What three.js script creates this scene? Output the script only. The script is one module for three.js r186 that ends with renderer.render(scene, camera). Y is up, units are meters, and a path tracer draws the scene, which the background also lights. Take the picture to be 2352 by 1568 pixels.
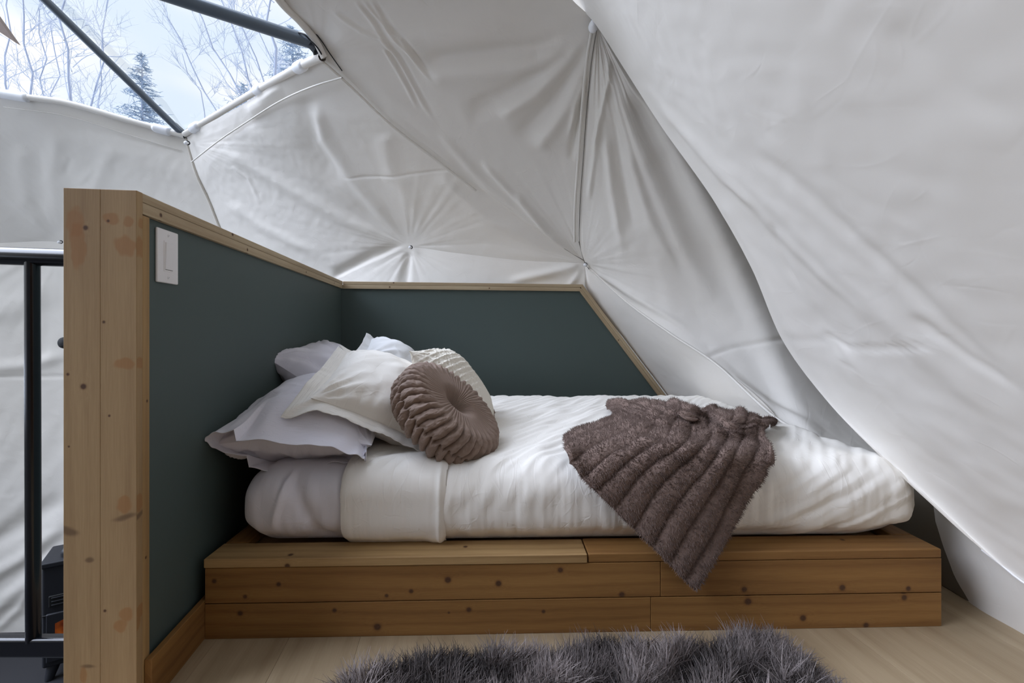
import * as THREE from 'three';
import { ImprovedNoise } from 'three/addons/math/ImprovedNoise.js';
import { RoundedBoxGeometry } from 'three/addons/geometries/RoundedBoxGeometry.js';
import { mergeGeometries, mergeVertices } from 'three/addons/utils/BufferGeometryUtils.js';

// ---------------------------------------------------------------- camera, sky, sun, exposure
const F = 1060, HOR = 755, EYE = 0.79;                 // focal length and horizon in photo pixels; eye height over the loft floor
const scene = new THREE.Scene();
const camera = new THREE.PerspectiveCamera(2 * Math.atan(784 / F) * 180 / Math.PI, 2352 / 1568, 0.05, 200);
camera.position.set(0, EYE, 0);
camera.lookAt(0, EYE, -1);
camera.setViewOffset(2352, 1568, 0, 784 - HOR, 2352, 1568);
const renderer = new THREE.WebGLRenderer({ antialias: true });
renderer.toneMapping = THREE.LinearToneMapping;
renderer.toneMappingExposure = 1.3;
renderer.shadowMap.enabled = true;

const PN = new ImprovedNoise();
const noise = (x, y = 0, z = 0) => PN.noise(x, y, z);
const fbm = (x, y, z = 0, n = 4) => { let s = 0, a = 1, t = 0; for (let i = 0; i < n; i++) { s += a * noise(x, y, z + i * 7.3); t += a; x *= 2.03; y *= 2.03; a *= 0.5; } return s / t; };
const clamp = (x, a = 0, b = 1) => Math.min(b, Math.max(a, x));
const smooth = (a, b, x) => { const t = clamp((x - a) / (b - a)); return t * t * (3 - 2 * t); };
const mixn = (a, b, t) => a + (b - a) * t;
let seedState = 1;
const seed = (s) => { seedState = s >>> 0; };
const rnd = () => { seedState = (seedState + 0x6d2b79f5) >>> 0; let t = seedState; t = Math.imul(t ^ (t >>> 15), t | 1); t ^= t + Math.imul(t ^ (t >>> 7), t | 61); return ((t ^ (t >>> 14)) >>> 0) / 4294967296; };
const rr = (a, b) => a + (b - a) * rnd();

const SKY_GAIN = 0.84;
const BAY = { az: 182, half: 54, lo: 20, hi: 80 };           // unseen clear bay, shaped for the light it lets in, degrees round and up from its centre
{ // overcast winter sky: white cloud with pale blue breaks, the same all round
  const w = 1024, h = 512, data = new Float32Array(w * h * 4);
  for (let j = 0; j < h; j++) for (let i = 0; i < w; i++) {
    const el = (j + 0.5) / h * Math.PI - Math.PI / 2, az = (i + 0.5) / w * 2 * Math.PI;
    const x = Math.cos(el) * Math.cos(az), y = Math.sin(el), z = Math.cos(el) * Math.sin(az);
    const n = fbm(x * 2.2 + 5, y * 5.5, z * 2.2 + 9, 5), m = fbm(x * 4 + 1, y * 9 + 3, z * 4, 4);
    const c = smooth(-0.34, 0.08, n + 0.25 * m);           // 1 = cloud
    const k = 4 * (j * w + i), up = y < 0 ? 0.75 : 1;
    data[k] = SKY_GAIN * up * mixn(0.72, 0.97, c); data[k + 1] = SKY_GAIN * up * mixn(0.83, 0.98, c); data[k + 2] = SKY_GAIN * up * mixn(0.955, 0.99, c); data[k + 3] = 1;
  }
  const t = new THREE.DataTexture(data, w, h, THREE.RGBAFormat, THREE.FloatType);
  t.mapping = THREE.EquirectangularReflectionMapping; t.magFilter = THREE.LinearFilter; t.minFilter = THREE.LinearFilter; t.needsUpdate = true;
  scene.background = t; scene.backgroundIntensity = 1.0;
}
const sun = new THREE.DirectionalLight(0xdfe9ff, 6.4);    // the sun behind thin cloud, a very large soft source
sun.position.set(-7, 8.8, -0.1); sun.target.position.set(0, 0.3, -1.5);
sun.castShadow = true; sun.shadow.radius = 115; sun.shadow.mapSize.set(2048, 2048);
Object.assign(sun.shadow.camera, { left: -9, right: 9, top: 9, bottom: -9, near: 0.5, far: 30 });
scene.add(sun, sun.target);

// ---------------------------------------------------------------- helpers
const V = (x, y, z) => new THREE.Vector3(x, y, z);
const at = (px, py, d) => V((px - 1176) / F * d, EYE + (HOR - py) / F * d, -d);      // a point seen at a pixel, d metres deep
const atY = (px, py, y) => at(px, py, (EYE - y) * F / (py - HOR));                   // ... lying at height y
const pix = (p) => [1176 + F * p.x / -p.z, HOR - F * (p.y - EYE) / -p.z];
const usedNames = new Map();
function numbered(n) { const k = usedNames.get(n) ?? 0; usedNames.set(n, k + 1); return k ? n + '_' + String(k).padStart(3, '0') : n; }
function shade(o) { o.traverse((m) => { if (m.isMesh) { m.castShadow = true; m.receiveShadow = true; } }); return o; }
function tag(o, label, category, group, kind) { if (label) o.userData.label = label; if (category) o.userData.category = category; if (group) o.userData.group = group; if (kind) o.userData.kind = kind; return o; }
function thing(name, label, category, pos = V(0, 0, 0), turn = 0, group, kind) {
  const o = new THREE.Group(); o.name = numbered(name); o.position.copy(pos); o.rotation.y = turn; scene.add(o);
  return tag(o, label, category, group, kind);
}
function part(name, geo, m, parent = scene) {
  const o = new THREE.Mesh(Array.isArray(geo) ? merge(geo) : geo, m); o.castShadow = o.receiveShadow = true;
  o.name = parent === scene ? numbered(name) : name; parent.add(o);
  return o;
}
function merge(list) {
  const l = list.map((g) => { const k = g.index ? g.toNonIndexed() : g.clone(); for (const n of Object.keys(k.attributes)) if (!['position', 'normal', 'uv'].includes(n)) k.deleteAttribute(n); if (!k.attributes.uv) k.setAttribute('uv', new THREE.BufferAttribute(new Float32Array(k.attributes.position.count * 2), 2)); return k; });
  return mergeGeometries(l);
}
function gridGeo(nu, nv, fn, uvs = [1, 1]) {
  const p = new Float32Array((nu + 1) * (nv + 1) * 3), uv = new Float32Array((nu + 1) * (nv + 1) * 2), idx = [];
  for (let j = 0, k = 0; j <= nv; j++) for (let i = 0; i <= nu; i++, k++) {
    const q = fn(i / nu, j / nv); p[k * 3] = q.x; p[k * 3 + 1] = q.y; p[k * 3 + 2] = q.z; uv[k * 2] = i / nu * uvs[0]; uv[k * 2 + 1] = j / nv * uvs[1];
    if (i < nu && j < nv) { const a = k, b = k + 1, c = k + nu + 1, d = c + 1; idx.push(a, b, d, a, d, c); }
  }
  const g = new THREE.BufferGeometry(); g.setAttribute('position', new THREE.BufferAttribute(p, 3)); g.setAttribute('uv', new THREE.BufferAttribute(uv, 2)); g.setIndex(idx); g.computeVertexNormals();
  return g;
}
function solidify(g, nu, nv, th) {                                    // gives a grid a back and a rim, th metres behind it
  const n = (nu + 1) * (nv + 1), P = g.attributes.position.array, N = g.attributes.normal.array, U = g.attributes.uv.array;
  const p = new Float32Array(n * 6), uv = new Float32Array(n * 4), idx = Array.from(g.index.array); const cnt = idx.length;
  p.set(P); uv.set(U); uv.set(U, n * 2);
  for (let i = 0; i < n * 3; i++) p[n * 3 + i] = P[i] - N[i] * th;
  for (let i = 0; i < cnt; i += 3) idx.push(idx[i] + n, idx[i + 2] + n, idx[i + 1] + n);
  const edge = (a, b) => idx.push(a, a + n, b, b, a + n, b + n);
  for (let i = 0; i < nu; i++) { edge(i, i + 1); edge(nv * (nu + 1) + i + 1, nv * (nu + 1) + i); }
  for (let j = 0; j < nv; j++) { edge((j + 1) * (nu + 1), j * (nu + 1)); edge(j * (nu + 1) + nu, (j + 1) * (nu + 1) + nu); }
  const o = new THREE.BufferGeometry(); o.setAttribute('position', new THREE.BufferAttribute(p, 3)); o.setAttribute('uv', new THREE.BufferAttribute(uv, 2)); o.setIndex(idx); o.computeVertexNormals();
  return o;
}
const tube = (pts, r, n = 40, k = 8, closed = false) => new THREE.TubeGeometry(new THREE.CatmullRomCurve3(pts, closed, 'centripetal'), n, r, k, closed);
function rod(a, b, r0, r1 = r0, k = 16) {
  const g = new THREE.CylinderGeometry(r1, r0, a.distanceTo(b), k, 1); g.translate(0, a.distanceTo(b) / 2, 0);
  g.applyQuaternion(new THREE.Quaternion().setFromUnitVectors(V(0, 1, 0), b.clone().sub(a).normalize())); g.translate(a.x, a.y, a.z);
  return g;
}
function basis(ex, ey) { const x = ex.clone().normalize(), z = new THREE.Vector3().crossVectors(x, ey).normalize(), y = new THREE.Vector3().crossVectors(z, x); return new THREE.Quaternion().setFromRotationMatrix(new THREE.Matrix4().makeBasis(x, y, z)); }
function displaceN(g, fn) {                                            // moves each vertex along its normal by fn(x, y, z, n)
  const p = g.attributes.position, n = g.attributes.normal, v = V(), q = V();
  for (let i = 0; i < p.count; i++) { v.fromBufferAttribute(p, i); q.fromBufferAttribute(n, i); v.addScaledVector(q, fn(v, q)); p.setXYZ(i, v.x, v.y, v.z); }
  g.computeVertexNormals(); return g;
}
function puffBox(x0, x1, y0, y1, z0, z1, r, nx, ny, nz, keep) {        // a box with soft round edges, welded so that it shades smoothly
  const w = x1 - x0, h = y1 - y0, d = z1 - z0; let g = new THREE.BoxGeometry(w, h, d, nx, ny, nz); g.deleteAttribute('normal'); g.deleteAttribute('uv'); g = mergeVertices(g, 1e-5);
  const p = g.attributes.position, c = V(), v = V();
  for (let i = 0; i < p.count; i++) { v.fromBufferAttribute(p, i); c.set(clamp(v.x, -w / 2 + r, w / 2 - r), clamp(v.y, -h / 2 + r, h / 2 - r), clamp(v.z, -d / 2 + r, d / 2 - r)); v.sub(c).normalize().multiplyScalar(r).add(c); p.setXYZ(i, v.x + (x0 + x1) / 2, v.y + (y0 + y1) / 2, v.z + (z0 + z1) / 2); }
  if (keep) { const out = [], ix = g.index.array; for (let i = 0; i < ix.length; i += 3) { c.set(0, 0, 0); for (let k = 0; k < 3; k++) c.add(v.fromBufferAttribute(p, ix[i + k])); if (keep(c.divideScalar(3))) out.push(ix[i], ix[i + 1], ix[i + 2]); } g.setIndex(out); }
  const uv = new Float32Array(p.count * 2); for (let i = 0; i < p.count; i++) { uv[i * 2] = p.getX(i) + p.getZ(i) * 0.13; uv[i * 2 + 1] = p.getY(i) + p.getZ(i); }
  g.setAttribute('uv', new THREE.BufferAttribute(uv, 2)); g.computeVertexNormals(); return g;
}

// ---------------------------------------------------------------- materials
const std = (hex, roughness = 0.85, more = {}) => new THREE.MeshStandardMaterial({ color: new THREE.Color(hex), roughness, side: THREE.DoubleSide, ...more });
const phys = (hex, roughness, more) => new THREE.MeshPhysicalMaterial({ color: new THREE.Color(hex), roughness, side: THREE.DoubleSide, ...more });
function pattern(w, h, fn, srgb = false) {
  const d = new Uint8Array(w * h * 4);
  for (let j = 0; j < h; j++) for (let i = 0; i < w; i++) { const c = fn(i / w, j / h, i, j), k = 4 * (j * w + i); if (Array.isArray(c)) { d[k] = clamp(c[0], 0, 255); d[k + 1] = clamp(c[1], 0, 255); d[k + 2] = clamp(c[2], 0, 255); } else d[k] = d[k + 1] = d[k + 2] = clamp(c, 0, 255); d[k + 3] = 255; }
  const t = new THREE.DataTexture(d, w, h); t.magFilter = THREE.LinearFilter; t.minFilter = THREE.LinearMipmapLinearFilter; t.generateMipmaps = true; t.wrapS = t.wrapT = THREE.RepeatWrapping; if (srgb) t.colorSpace = THREE.SRGBColorSpace; t.needsUpdate = true; return t;
}
const rep = (t, x, y = x) => { const c = t.clone(); c.repeat.set(x, y); c.needsUpdate = true; return c; };
// crumple: soft random creases that tile
seed(5);
const crumpleTex = (() => {
  const N = 512, f = new Float32Array(N * N);
  for (let k = 0; k < 260; k++) {
    const cx = rnd() * N, cy = rnd() * N, a = rnd() * 6.283, L = rr(15, 70), w = rr(1.6, 4.5), s = rr(-1, 1), bend = rr(-0.4, 0.4);
    const R = Math.ceil(L + 14);
    for (let y = -R; y <= R; y++) for (let x = -R; x <= R; x++) {
      const u = x * Math.cos(a) + y * Math.sin(a), v = -x * Math.sin(a) + y * Math.cos(a) + bend * u * u / L;
      if (Math.abs(u) > L || Math.abs(v) > 5 * w) continue;
      const i = ((Math.floor(cx + x) % N) + N) % N, j = ((Math.floor(cy + y) % N) + N) % N;
      f[j * N + i] += s * Math.exp(-v * v / (w * w)) * (1 - (u / L) ** 2);
    }
  }
  return pattern(N, N, (u, v, i, j) => 128 + 60 * f[j * N + i] + 10 * noise(i * 0.8, j * 0.8, 3));
})();
const weaveTex = pattern(256, 256, (u, v, i, j) => 128 + 34 * Math.sin(i * Math.PI / 2) * Math.sin(j * Math.PI / 2) + 40 * noise(i * 0.35, j * 0.05) + 40 * noise(i * 0.05, j * 0.35, 4));
const M = {
  liner: std('#e6e2db', 0.92, { bumpMap: rep(crumpleTex, 2.2), bumpScale: 0.0011 }),
  linerNear: std('#e6e2db', 0.92, { bumpMap: rep(crumpleTex, 1.7), bumpScale: 0.0008 }),
  linerPlain: std('#e6e2db', 0.92),
  canvasBack: std('#d9d7d2', 0.9),
  sheet: std('#e3e1e8', 0.9, { bumpMap: rep(crumpleTex, 3.1), bumpScale: 0.0012 }),
  cover: std('#f0ece4', 0.9, { bumpMap: rep(crumpleTex, 3.3), bumpScale: 0.0016 }),
  pillow: std('#e4e2ea', 0.9, { bumpMap: rep(crumpleTex, 2.4), bumpScale: 0.0016 }),
  sham: std('#efebe3', 0.9, { bumpMap: rep(crumpleTex, 2.8), bumpScale: 0.0018 }),
  shamWhite: std('#ebecec', 0.9, { bumpMap: rep(crumpleTex, 2.8), bumpScale: 0.0014 }),
  green: std('#4b5855', 0.62),
  black: std('#15151a', 0.2, { metalness: 0.0 }),
  blackMatte: std('#101014', 0.7),
  steel: std('#9aa0a8', 0.35, { metalness: 0.9 }),
  white: std('#eceaea', 0.4),
  strut: std('#6d7884', 0.36, { metalness: 0.3 }),
  hub: std('#20242a', 0.5, { metalness: 0.3 }),
  clear: new THREE.MeshPhysicalMaterial({ color: 0xffffff, transmission: 1, roughness: 0.0, ior: 1.45, thickness: 0, specularIntensity: 0.35, side: THREE.DoubleSide }),
  clip: std('#f4f6fa', 0.45),
  gapShade: std('#77736c', 0.8),  // dark tone standing in for shaded gaps along the seams
  binding: std('#cdc7bd', 0.9),
};
// ---------------------------------------------------------------- wood
function woodTex(sd, o) {                                              // o: L, W in metres; knots [s, t, r]; stains [s, t, rs, rt]; light, dark colours
  const px = Math.min(1400, Math.round((o.res ?? 620) * o.L)), py = Math.max(24, Math.round((o.res ?? 620) * o.W)), A = o.light, B = o.dark, K = o.knots ?? [], S = o.stains ?? [];
  return pattern(px, py, (u, v) => {
    const s = u * o.L, t0 = v * o.W; let t = t0, dark = 0, ring = 0;
    for (const [a, b, r] of K) {
      const dx = (s - a) / (r * 3.2), dy = (t0 - b) / (r * 1.6), q = dx * dx + dy * dy; t += r * 1.1 * Math.exp(-q) * Math.sign(t0 - b || 1) * (1 - Math.exp(-dy * dy * 3));
      const d = Math.hypot((s - a) / 1.05, t0 - b) / r; dark = Math.max(dark, smooth(1.1, 0.55, d)); ring = Math.max(ring, Math.exp(-Math.pow(d - 1.05, 2) * 14) * 0.5);
    }
    const wob = 0.010 * noise(s * 1.3, t * 6, sd) + 0.003 * noise(s * 7, t * 12, sd + 3);
    const g = (t + wob) * (o.freq ?? 95), band = 0.5 + 0.5 * Math.sin(g * 2.2 + 5 * noise(s * 0.6, t * 9, sd + 1)), late = Math.pow(band, 3);
    const fine = noise(s * 9, t * 900, sd + 2), pore = noise(s * 28, t * 1500, sd + 5), slow = noise(s * 1.6, t * 14, sd + 8);
    let k = (o.calm ?? 1) * (0.30 * late + 0.60 * slow) + 0.22 * fine + 0.14 * pore + 0.20 + (o.calm ? 0.12 : 0);
    k = clamp(k + ring * 0.55 + 0.15 * (o.bias ?? 0), -0.4, 1.4);
    let c = [0, 1, 2].map((i) => mixn(A[i], B[i], k));
    for (const [a, b, ra, rb] of S) { const d = Math.hypot((s - a) / ra, (t0 - b) / rb) + 0.35 * noise(s * 60, t0 * 60, sd + 11), w = 0.5 * smooth(1.15, 0.8, d); c = c.map((x, i) => mixn(x, [150, 100, 54][i], w)); }
    for (const [a, b, ra, rb, sl] of o.streaks ?? []) { const d = Math.hypot((s - a - sl * (t0 - b)) / ra, (t0 - b) / rb) + 0.5 * noise(s * 90, t0 * 40, sd + 13), w = 0.55 * smooth(1.2, 0.3, d); c = c.map((x, i) => mixn(x, [84, 62, 42][i], w)); }
    c = c.map((x, i) => mixn(x, [66, 40, 24][i] + 14 * noise(s * 300, t0 * 300), 0.85 * dark));
    return c;
  }, true);
}
const PINE = { light: [148, 108, 58], dark: [110, 73, 33] }, PALE = { light: [174, 142, 96], dark: [132, 100, 60] };
const POST = { light: [174, 147, 108], dark: [136, 108, 74] }, BLEACHED = { light: [190, 172, 142], dark: [152, 130, 100] };
function woodMat(sd, o) { const t = woodTex(sd, o); t.wrapS = t.wrapT = THREE.MirroredRepeatWrapping; return std('#ffffff', 0.68, { map: t }); }
function boardGeo(L, W, T, r = 0.003) {                                // L along x, W along y, T along z, centred; the grain follows x
  const g = new RoundedBoxGeometry(L, W, T, 2, r), p = g.attributes.position, n = g.attributes.normal, uv = g.attributes.uv;
  for (let i = 0; i < p.count; i++) { const flat = Math.abs(n.getZ(i)) > 0.6; uv.setXY(i, p.getX(i) / L + 0.5, flat ? p.getY(i) / W + 0.5 : p.getZ(i) / W + (n.getY(i) > 0 ? 1 : 0.3)); }
  return g;
}
function board(name, parent, m, L, W, T, pos, rot = [0, 0, 0], r) { const o = part(name, boardGeo(L, W, T, r), m, parent); o.position.set(...pos); o.rotation.set(...rot); return o; }

// ---------------------------------------------------------------- half walls round the bed nook
const TH = Math.atan(0.133), P0 = V(-0.767, 0, -0.943), CAP = 1.073, WL = 1.816, TK = 0.019, WT = 0.134;
const toRoom = (x, y, z) => V(x * Math.cos(TH) + z * Math.sin(TH), y, -x * Math.sin(TH) + z * Math.cos(TH)).add(P0);   // from the room's own axes to the world
const wallL = thing('wall_left', 'green panelled half wall with pale wood end board and cap, left of the bed', 'wall', P0, TH, null, 'structure');
{
  // end board: two boards edge to edge, facing the viewer
  const kn = (x, y) => [1.073 - ((y - 435) / 1124 * 1) , (313 - x) / 1124];
  const endA = woodMat(21, { ...POST, L: 1.10, W: 0.067, freq: 60, calm: 0.45, knots: [[1.02, 0.026, 0.005], [0.70, 0.030, 0.006], [0.725, 0.058, 0.003], [0.58, 0.056, 0.002]], streaks: [[0.41, 0.055, 0.010, 0.022, 0.4], [0.135, 0.018, 0.005, 0.014, 0.1], [0.35, 0.02, 0.006, 0.008, 0]], stains: [[1.03, 0.045, 0.03, 0.016], [0.985, 0.04, 0.05, 0.014], [0.12, 0.03, 0.016, 0.007]] });
  const endB = woodMat(33, { ...POST, L: 1.10, W: 0.067, freq: 55, calm: 0.45, knots: [[1.035, 0.052, 0.003], [0.83, 0.06, 0.003], [0.245, 0.058, 0.003], [0.64, 0.05, 0.0025]], streaks: [[0.432, 0.022, 0.007, 0.024, -0.25]], stains: [[1.04, 0.046, 0.012, 0.016], [1.035, 0.014, 0.012, 0.010], [0.985, 0.02, 0.020, 0.022], [0.745, 0.022, 0.012, 0.018], [0.458, 0.022, 0.018, 0.014], [0.235, 0.020, 0.014, 0.012], [0.212, 0.028, 0.014, 0.012]] });
  board('end_board', wallL, endA, 1.10, 0.0672, TK, [-WT + 0.0336, 1.073 - 0.55, -TK / 2], [0, 0, Math.PI / 2], 0.0012);
  board('end_board', wallL, endB, 1.10, 0.0668, TK, [-0.0333, 1.073 - 0.55, -TK / 2], [0, 0, Math.PI / 2], 0.0012);
  const capM = woodMat(40, { ...BLEACHED, L: 1.8, W: 0.152, knots: [[0.4, 0.05, 0.006], [1.2, 0.1, 0.006]] });
  board('cap_board', wallL, capM, WL - TK + 0.001, WT, TK, [-WT / 2, CAP - TK / 2, -TK - (WL - TK) / 2], [-Math.PI / 2, 0, Math.PI / 2], 0.0025);
  const core = part('panel', new THREE.BoxGeometry(WT - 0.02, CAP - TK - 0.001, WL - TK + 0.06), M.green, wallL); core.position.set(-WT / 2 - 0.002, (CAP - TK) / 2, -TK - (WL - TK + 0.06) / 2 + 0.0005);
  const trimM = woodMat(44, { ...BLEACHED, L: 1.8, W: 0.024, knots: [[0.06, 0.012, 0.005], [0.5, 0.010, 0.005], [1.1, 0.012, 0.005], [1.6, 0.012, 0.005]] });
  const trimV = woodMat(45, { ...PALE, L: 1.0, W: 0.022, knots: [[0.62, 0.008, 0.003], [0.3, 0.012, 0.003]] });
  board('trim_strip', wallL, trimM, WL - TK, 0.024, 0.012, [-0.006, CAP - TK - 0.0128, -TK - (WL - TK) / 2], [0, Math.PI / 2, 0], 0.0015);
  board('trim_strip', wallL, trimV, CAP - TK - 0.027, 0.022, 0.012, [-0.006, (CAP - TK - 0.027) / 2, -TK - 0.0113], [0, Math.PI / 2, Math.PI / 2], 0.0015);
}
const wallB = thing('wall_back', 'green panelled half wall with thin wood trim and slanting right end, behind the bed', 'wall', P0, TH, null, 'structure');
{
  const z0 = -WL, xr = 1.467, xf = 2.308, diag = Math.atan2(CAP, xf - xr), dl = Math.hypot(CAP, xf - xr);
  const sh = new THREE.Shape([new THREE.Vector2(-0.05, 0), new THREE.Vector2(xf - 0.02, 0), new THREE.Vector2(xr - 0.012, CAP - TK), new THREE.Vector2(-0.05, CAP - TK)]);
  const core = part('panel', new THREE.ExtrudeGeometry(sh, { depth: 0.12, bevelEnabled: false }), M.green, wallB); core.position.set(0, 0, z0 - 0.132);
  const capM = woodMat(52, { ...BLEACHED, L: 1.5, W: 0.152, knots: [[0.3, 0.05, 0.005]] }), trimM = woodMat(53, { ...BLEACHED, L: 1.5, W: 0.024, knots: [[0.28, 0.012, 0.005], [0.9, 0.012, 0.004]] });
  const diaM = woodMat(54, { ...BLEACHED, L: 1.36, W: 0.152 }), diaT = woodMat(55, { ...BLEACHED, L: 1.36, W: 0.022, knots: [[0.42, 0.011, 0.004], [0.92, 0.011, 0.004]] });
  board('cap_board', wallB, capM, xr + 0.006, WT, TK, [(xr + 0.006) / 2, CAP - TK / 2, z0 - WT / 2 + 0.0], [-Math.PI / 2, 0, 0], 0.0025);
  board('trim_strip', wallB, trimM, xr - 0.012, 0.024, 0.012, [(xr - 0.012) / 2, CAP - TK - 0.0128, z0 - 0.006], [0, 0, 0], 0.0015);
  const cx = (xr + xf) / 2, cy = CAP / 2, nx = Math.sin(diag), ny = Math.cos(diag);
  board('cap_board', wallB, diaM, dl, WT, TK, [cx - nx * TK / 2, cy - ny * TK / 2, z0 - WT / 2 + 0.004], [-Math.PI / 2, diag, 0], 0.0025);
  wallB.children.at(-1).rotation.set(0, 0, 0); wallB.children.at(-1).quaternion.setFromRotationMatrix(new THREE.Matrix4().makeBasis(V(Math.cos(diag), -Math.sin(diag), 0), V(0, 0, -1), V(nx, ny, 0)));
  board('trim_strip', wallB, diaT, dl - 0.03, 0.022, 0.012, [cx - nx * (TK + 0.0113), cy - ny * (TK + 0.0113), z0 - 0.006], [0, 0, -diag], 0.0015);
}
{
  const bm = woodMat(61, { ...PINE, L: 0.42, W: 0.095, knots: [], bias: 0.3 });
  const b = thing('baseboard_left', 'honey coloured wooden baseboard along the foot of the left half wall', 'baseboard', P0, TH, null, 'structure');
  board('board', b, bm, 0.30, 0.0975, 0.015, [0.0078, 0.0488, -TK - 0.003 - 0.15], [0, Math.PI / 2, 0], 0.002);
}
{ // an added board wall, unseen behind the viewer: its warm reflection lights the front of the bed
  const w = thing('wall_front_added', 'added honey coloured board wall, unseen behind the viewer, warming and dimming the light on the bed', 'wall', P0, TH, null, 'structure');
  const ms = [0, 1, 2].map((k) => woodMat(64 + k, { light: [140, 98, 56], dark: [108, 72, 38], L: 1.7, W: 0.19, res: 200 }));
  for (let k = 0; k < 12; k++) board('board', w, ms[k % 3], 2.22, 0.188, 0.02, [-WT + 1.12, 0.094 + k * 0.19, 2.0], [0, 0, 0], 0.002);
}
{ // added low board behind the cloth skirt, its dark colour standing in for shade
  const w = part('wall_right_shade', new RoundedBoxGeometry(0.03, 0.29, 1.96, 2, 0.004), std('#6f685b', 0.9), scene); w.position.set(1.336, 0.145, -2.25); w.rotation.y = 0.0; tag(w, 'low added board coloured dark in place of deep shade beside the foot of the bed', 'wall', null, 'structure');
}
// light switch on the left half wall
{
  const s = thing('light_switch', 'white rocker light switch on the green left half wall', 'light switch', toRoom(-0.0120, 0.955, -0.118), TH + Math.PI / 2);
  // local: z points away from the wall, x runs towards the viewer
  const plate = new RoundedBoxGeometry(0.079, 0.1215, 0.006, 3, 0.0028); plate.translate(0, 0, 0.003);
  part('plate', plate, M.white, s);
  const fr = new THREE.Shape(); fr.moveTo(-0.0172, -0.034); fr.lineTo(0.0172, -0.034); fr.lineTo(0.0172, 0.034); fr.lineTo(-0.0172, 0.034); fr.closePath();
  const ho = new THREE.Path(); ho.moveTo(-0.0148, -0.0315); ho.lineTo(-0.0148, 0.0315); ho.lineTo(0.0148, 0.0315); ho.lineTo(0.0148, -0.0315); ho.closePath(); fr.holes.push(ho);
  const fg = new THREE.ExtrudeGeometry(fr, { depth: 0.0012, bevelEnabled: true, bevelSize: 0.0004, bevelThickness: 0.0004, bevelSegments: 1 }); fg.translate(0, 0, 0.006);
  part('rocker_frame', fg, M.white, s);
  const slot = new THREE.BoxGeometry(0.0294, 0.0628, 0.0006); slot.translate(0, 0, 0.0062); part('slot', slot, M.blackMatte, s);
  const rk = new RoundedBoxGeometry(0.0284, 0.0612, 0.004, 2, 0.001); const ro = part('rocker', rk, M.white, s); ro.position.set(0, 0.0006, 0.0072); ro.rotation.x = 0.035;
  for (const y of [-0.048, 0.048]) { const c = new THREE.CylinderGeometry(0.0032, 0.0034, 0.0012, 16); c.rotateX(Math.PI / 2); const sc = part('screw', c, M.white, s); sc.position.set(0, y, 0.0063); const g = new THREE.BoxGeometry(0.005, 0.0008, 0.0004); const q = part('screw_slot', g, M.steel, sc); q.position.set(0, 0, 0.0007); q.rotation.z = 0.7; }
}

// ---------------------------------------------------------------- floors
{
  const fl = thing('floor', 'pale greige plank floor of the loft', 'floor', P0, TH, null, 'structure');
  const slab = new THREE.BoxGeometry(3.1, 0.2, 5.2); const so = part('slab', slab, std('#6b5a48', 0.9), fl); so.position.set(-WT + 1.55, -0.113, -2.1 + 1.5);
  const mats = []; for (let k = 0; k < 4; k++) mats.push(std('#ffffff', 0.55, { map: woodTex(70 + k, { L: 1.2, W: 0.178, light: [168 + 2 * k, 149 + 2 * k, 120 + 2 * k], dark: [148, 128, 100], freq: 40, res: 420 }) }));
  const geos = {};
  seed(11); let id = 0;
  const planks = [];
  for (let c = 0; c < 17; c++) {
    let z = -3.15 - rnd() * 1.2 + 0.3;
    while (z < 1.9) { const L = 1.2, z0 = Math.max(z, -3.15), z1 = Math.min(z + L - 0.0015, 2.0); if (z1 - z0 > 0.08) planks.push([c, z0, z1]); z += L; }
  }
  for (const [c, z0, z1] of planks) {
    const key = (z1 - z0).toFixed(3); geos[key] ??= boardGeo(z1 - z0, 0.1797, 0.012, 0.0006);
    const o = part('plank', geos[key], mats[(id++ * 7 + c) % 4], fl); o.position.set(-WT + 0.0905 + c * 0.18, -0.006, (z0 + z1) / 2); o.rotation.set(-Math.PI / 2, 0, Math.PI / 2);
  }
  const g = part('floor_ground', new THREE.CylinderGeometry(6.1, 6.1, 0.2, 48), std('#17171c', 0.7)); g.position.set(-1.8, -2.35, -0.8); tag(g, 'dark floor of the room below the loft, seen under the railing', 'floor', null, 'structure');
}
// ---------------------------------------------------------------- dome: outer shell, window, cloth lining
const DC = V(-1.8, -2.25, -0.8), DR = 6.3;
{
  const g = new THREE.IcosahedronGeometry(DR, 9), p = g.attributes.position, keep = [], v = V();
  for (let i = 0; i < p.count; i += 3) {
    const c = V(); for (let k = 0; k < 3; k++) c.add(v.fromBufferAttribute(p, i + k)); c.divideScalar(3);
    if (c.y < -0.02) continue;
    const el = Math.asin(c.y / DR) * 57.3, az = Math.atan2(c.z, c.x) * 57.3, w = c.clone().add(DC);
    let da = Math.abs(az - BAY.az); if (da > 180) da = 360 - da;
    if (el > BAY.lo && el < BAY.hi && da < BAY.half) continue;                          // the unseen bay, opened for its light
    if (w.z < -0.3) { const q = pix(w); if (q[0] > -1500 && q[0] < 900 && q[1] > -1600 && q[1] < 470) continue; }   // the clear panels over the back left
    keep.push(i);
  }
  const out = [], nn = [];
  for (const i of keep) for (const [s, order] of [[1, [0, 1, 2]], [0.992, [0, 2, 1]]]) for (const k of order) { v.fromBufferAttribute(p, i + k).multiplyScalar(s); out.push(v.x, v.y, v.z); }
  const o = new THREE.BufferGeometry(); o.setAttribute('position', new THREE.BufferAttribute(new Float32Array(out), 3)); o.computeVertexNormals();
  const m = part('wall_shell', o, M.canvasBack); m.position.copy(DC); tag(m, 'white outer skin of the dome around the whole room', 'dome skin', null, 'structure');
}
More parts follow.
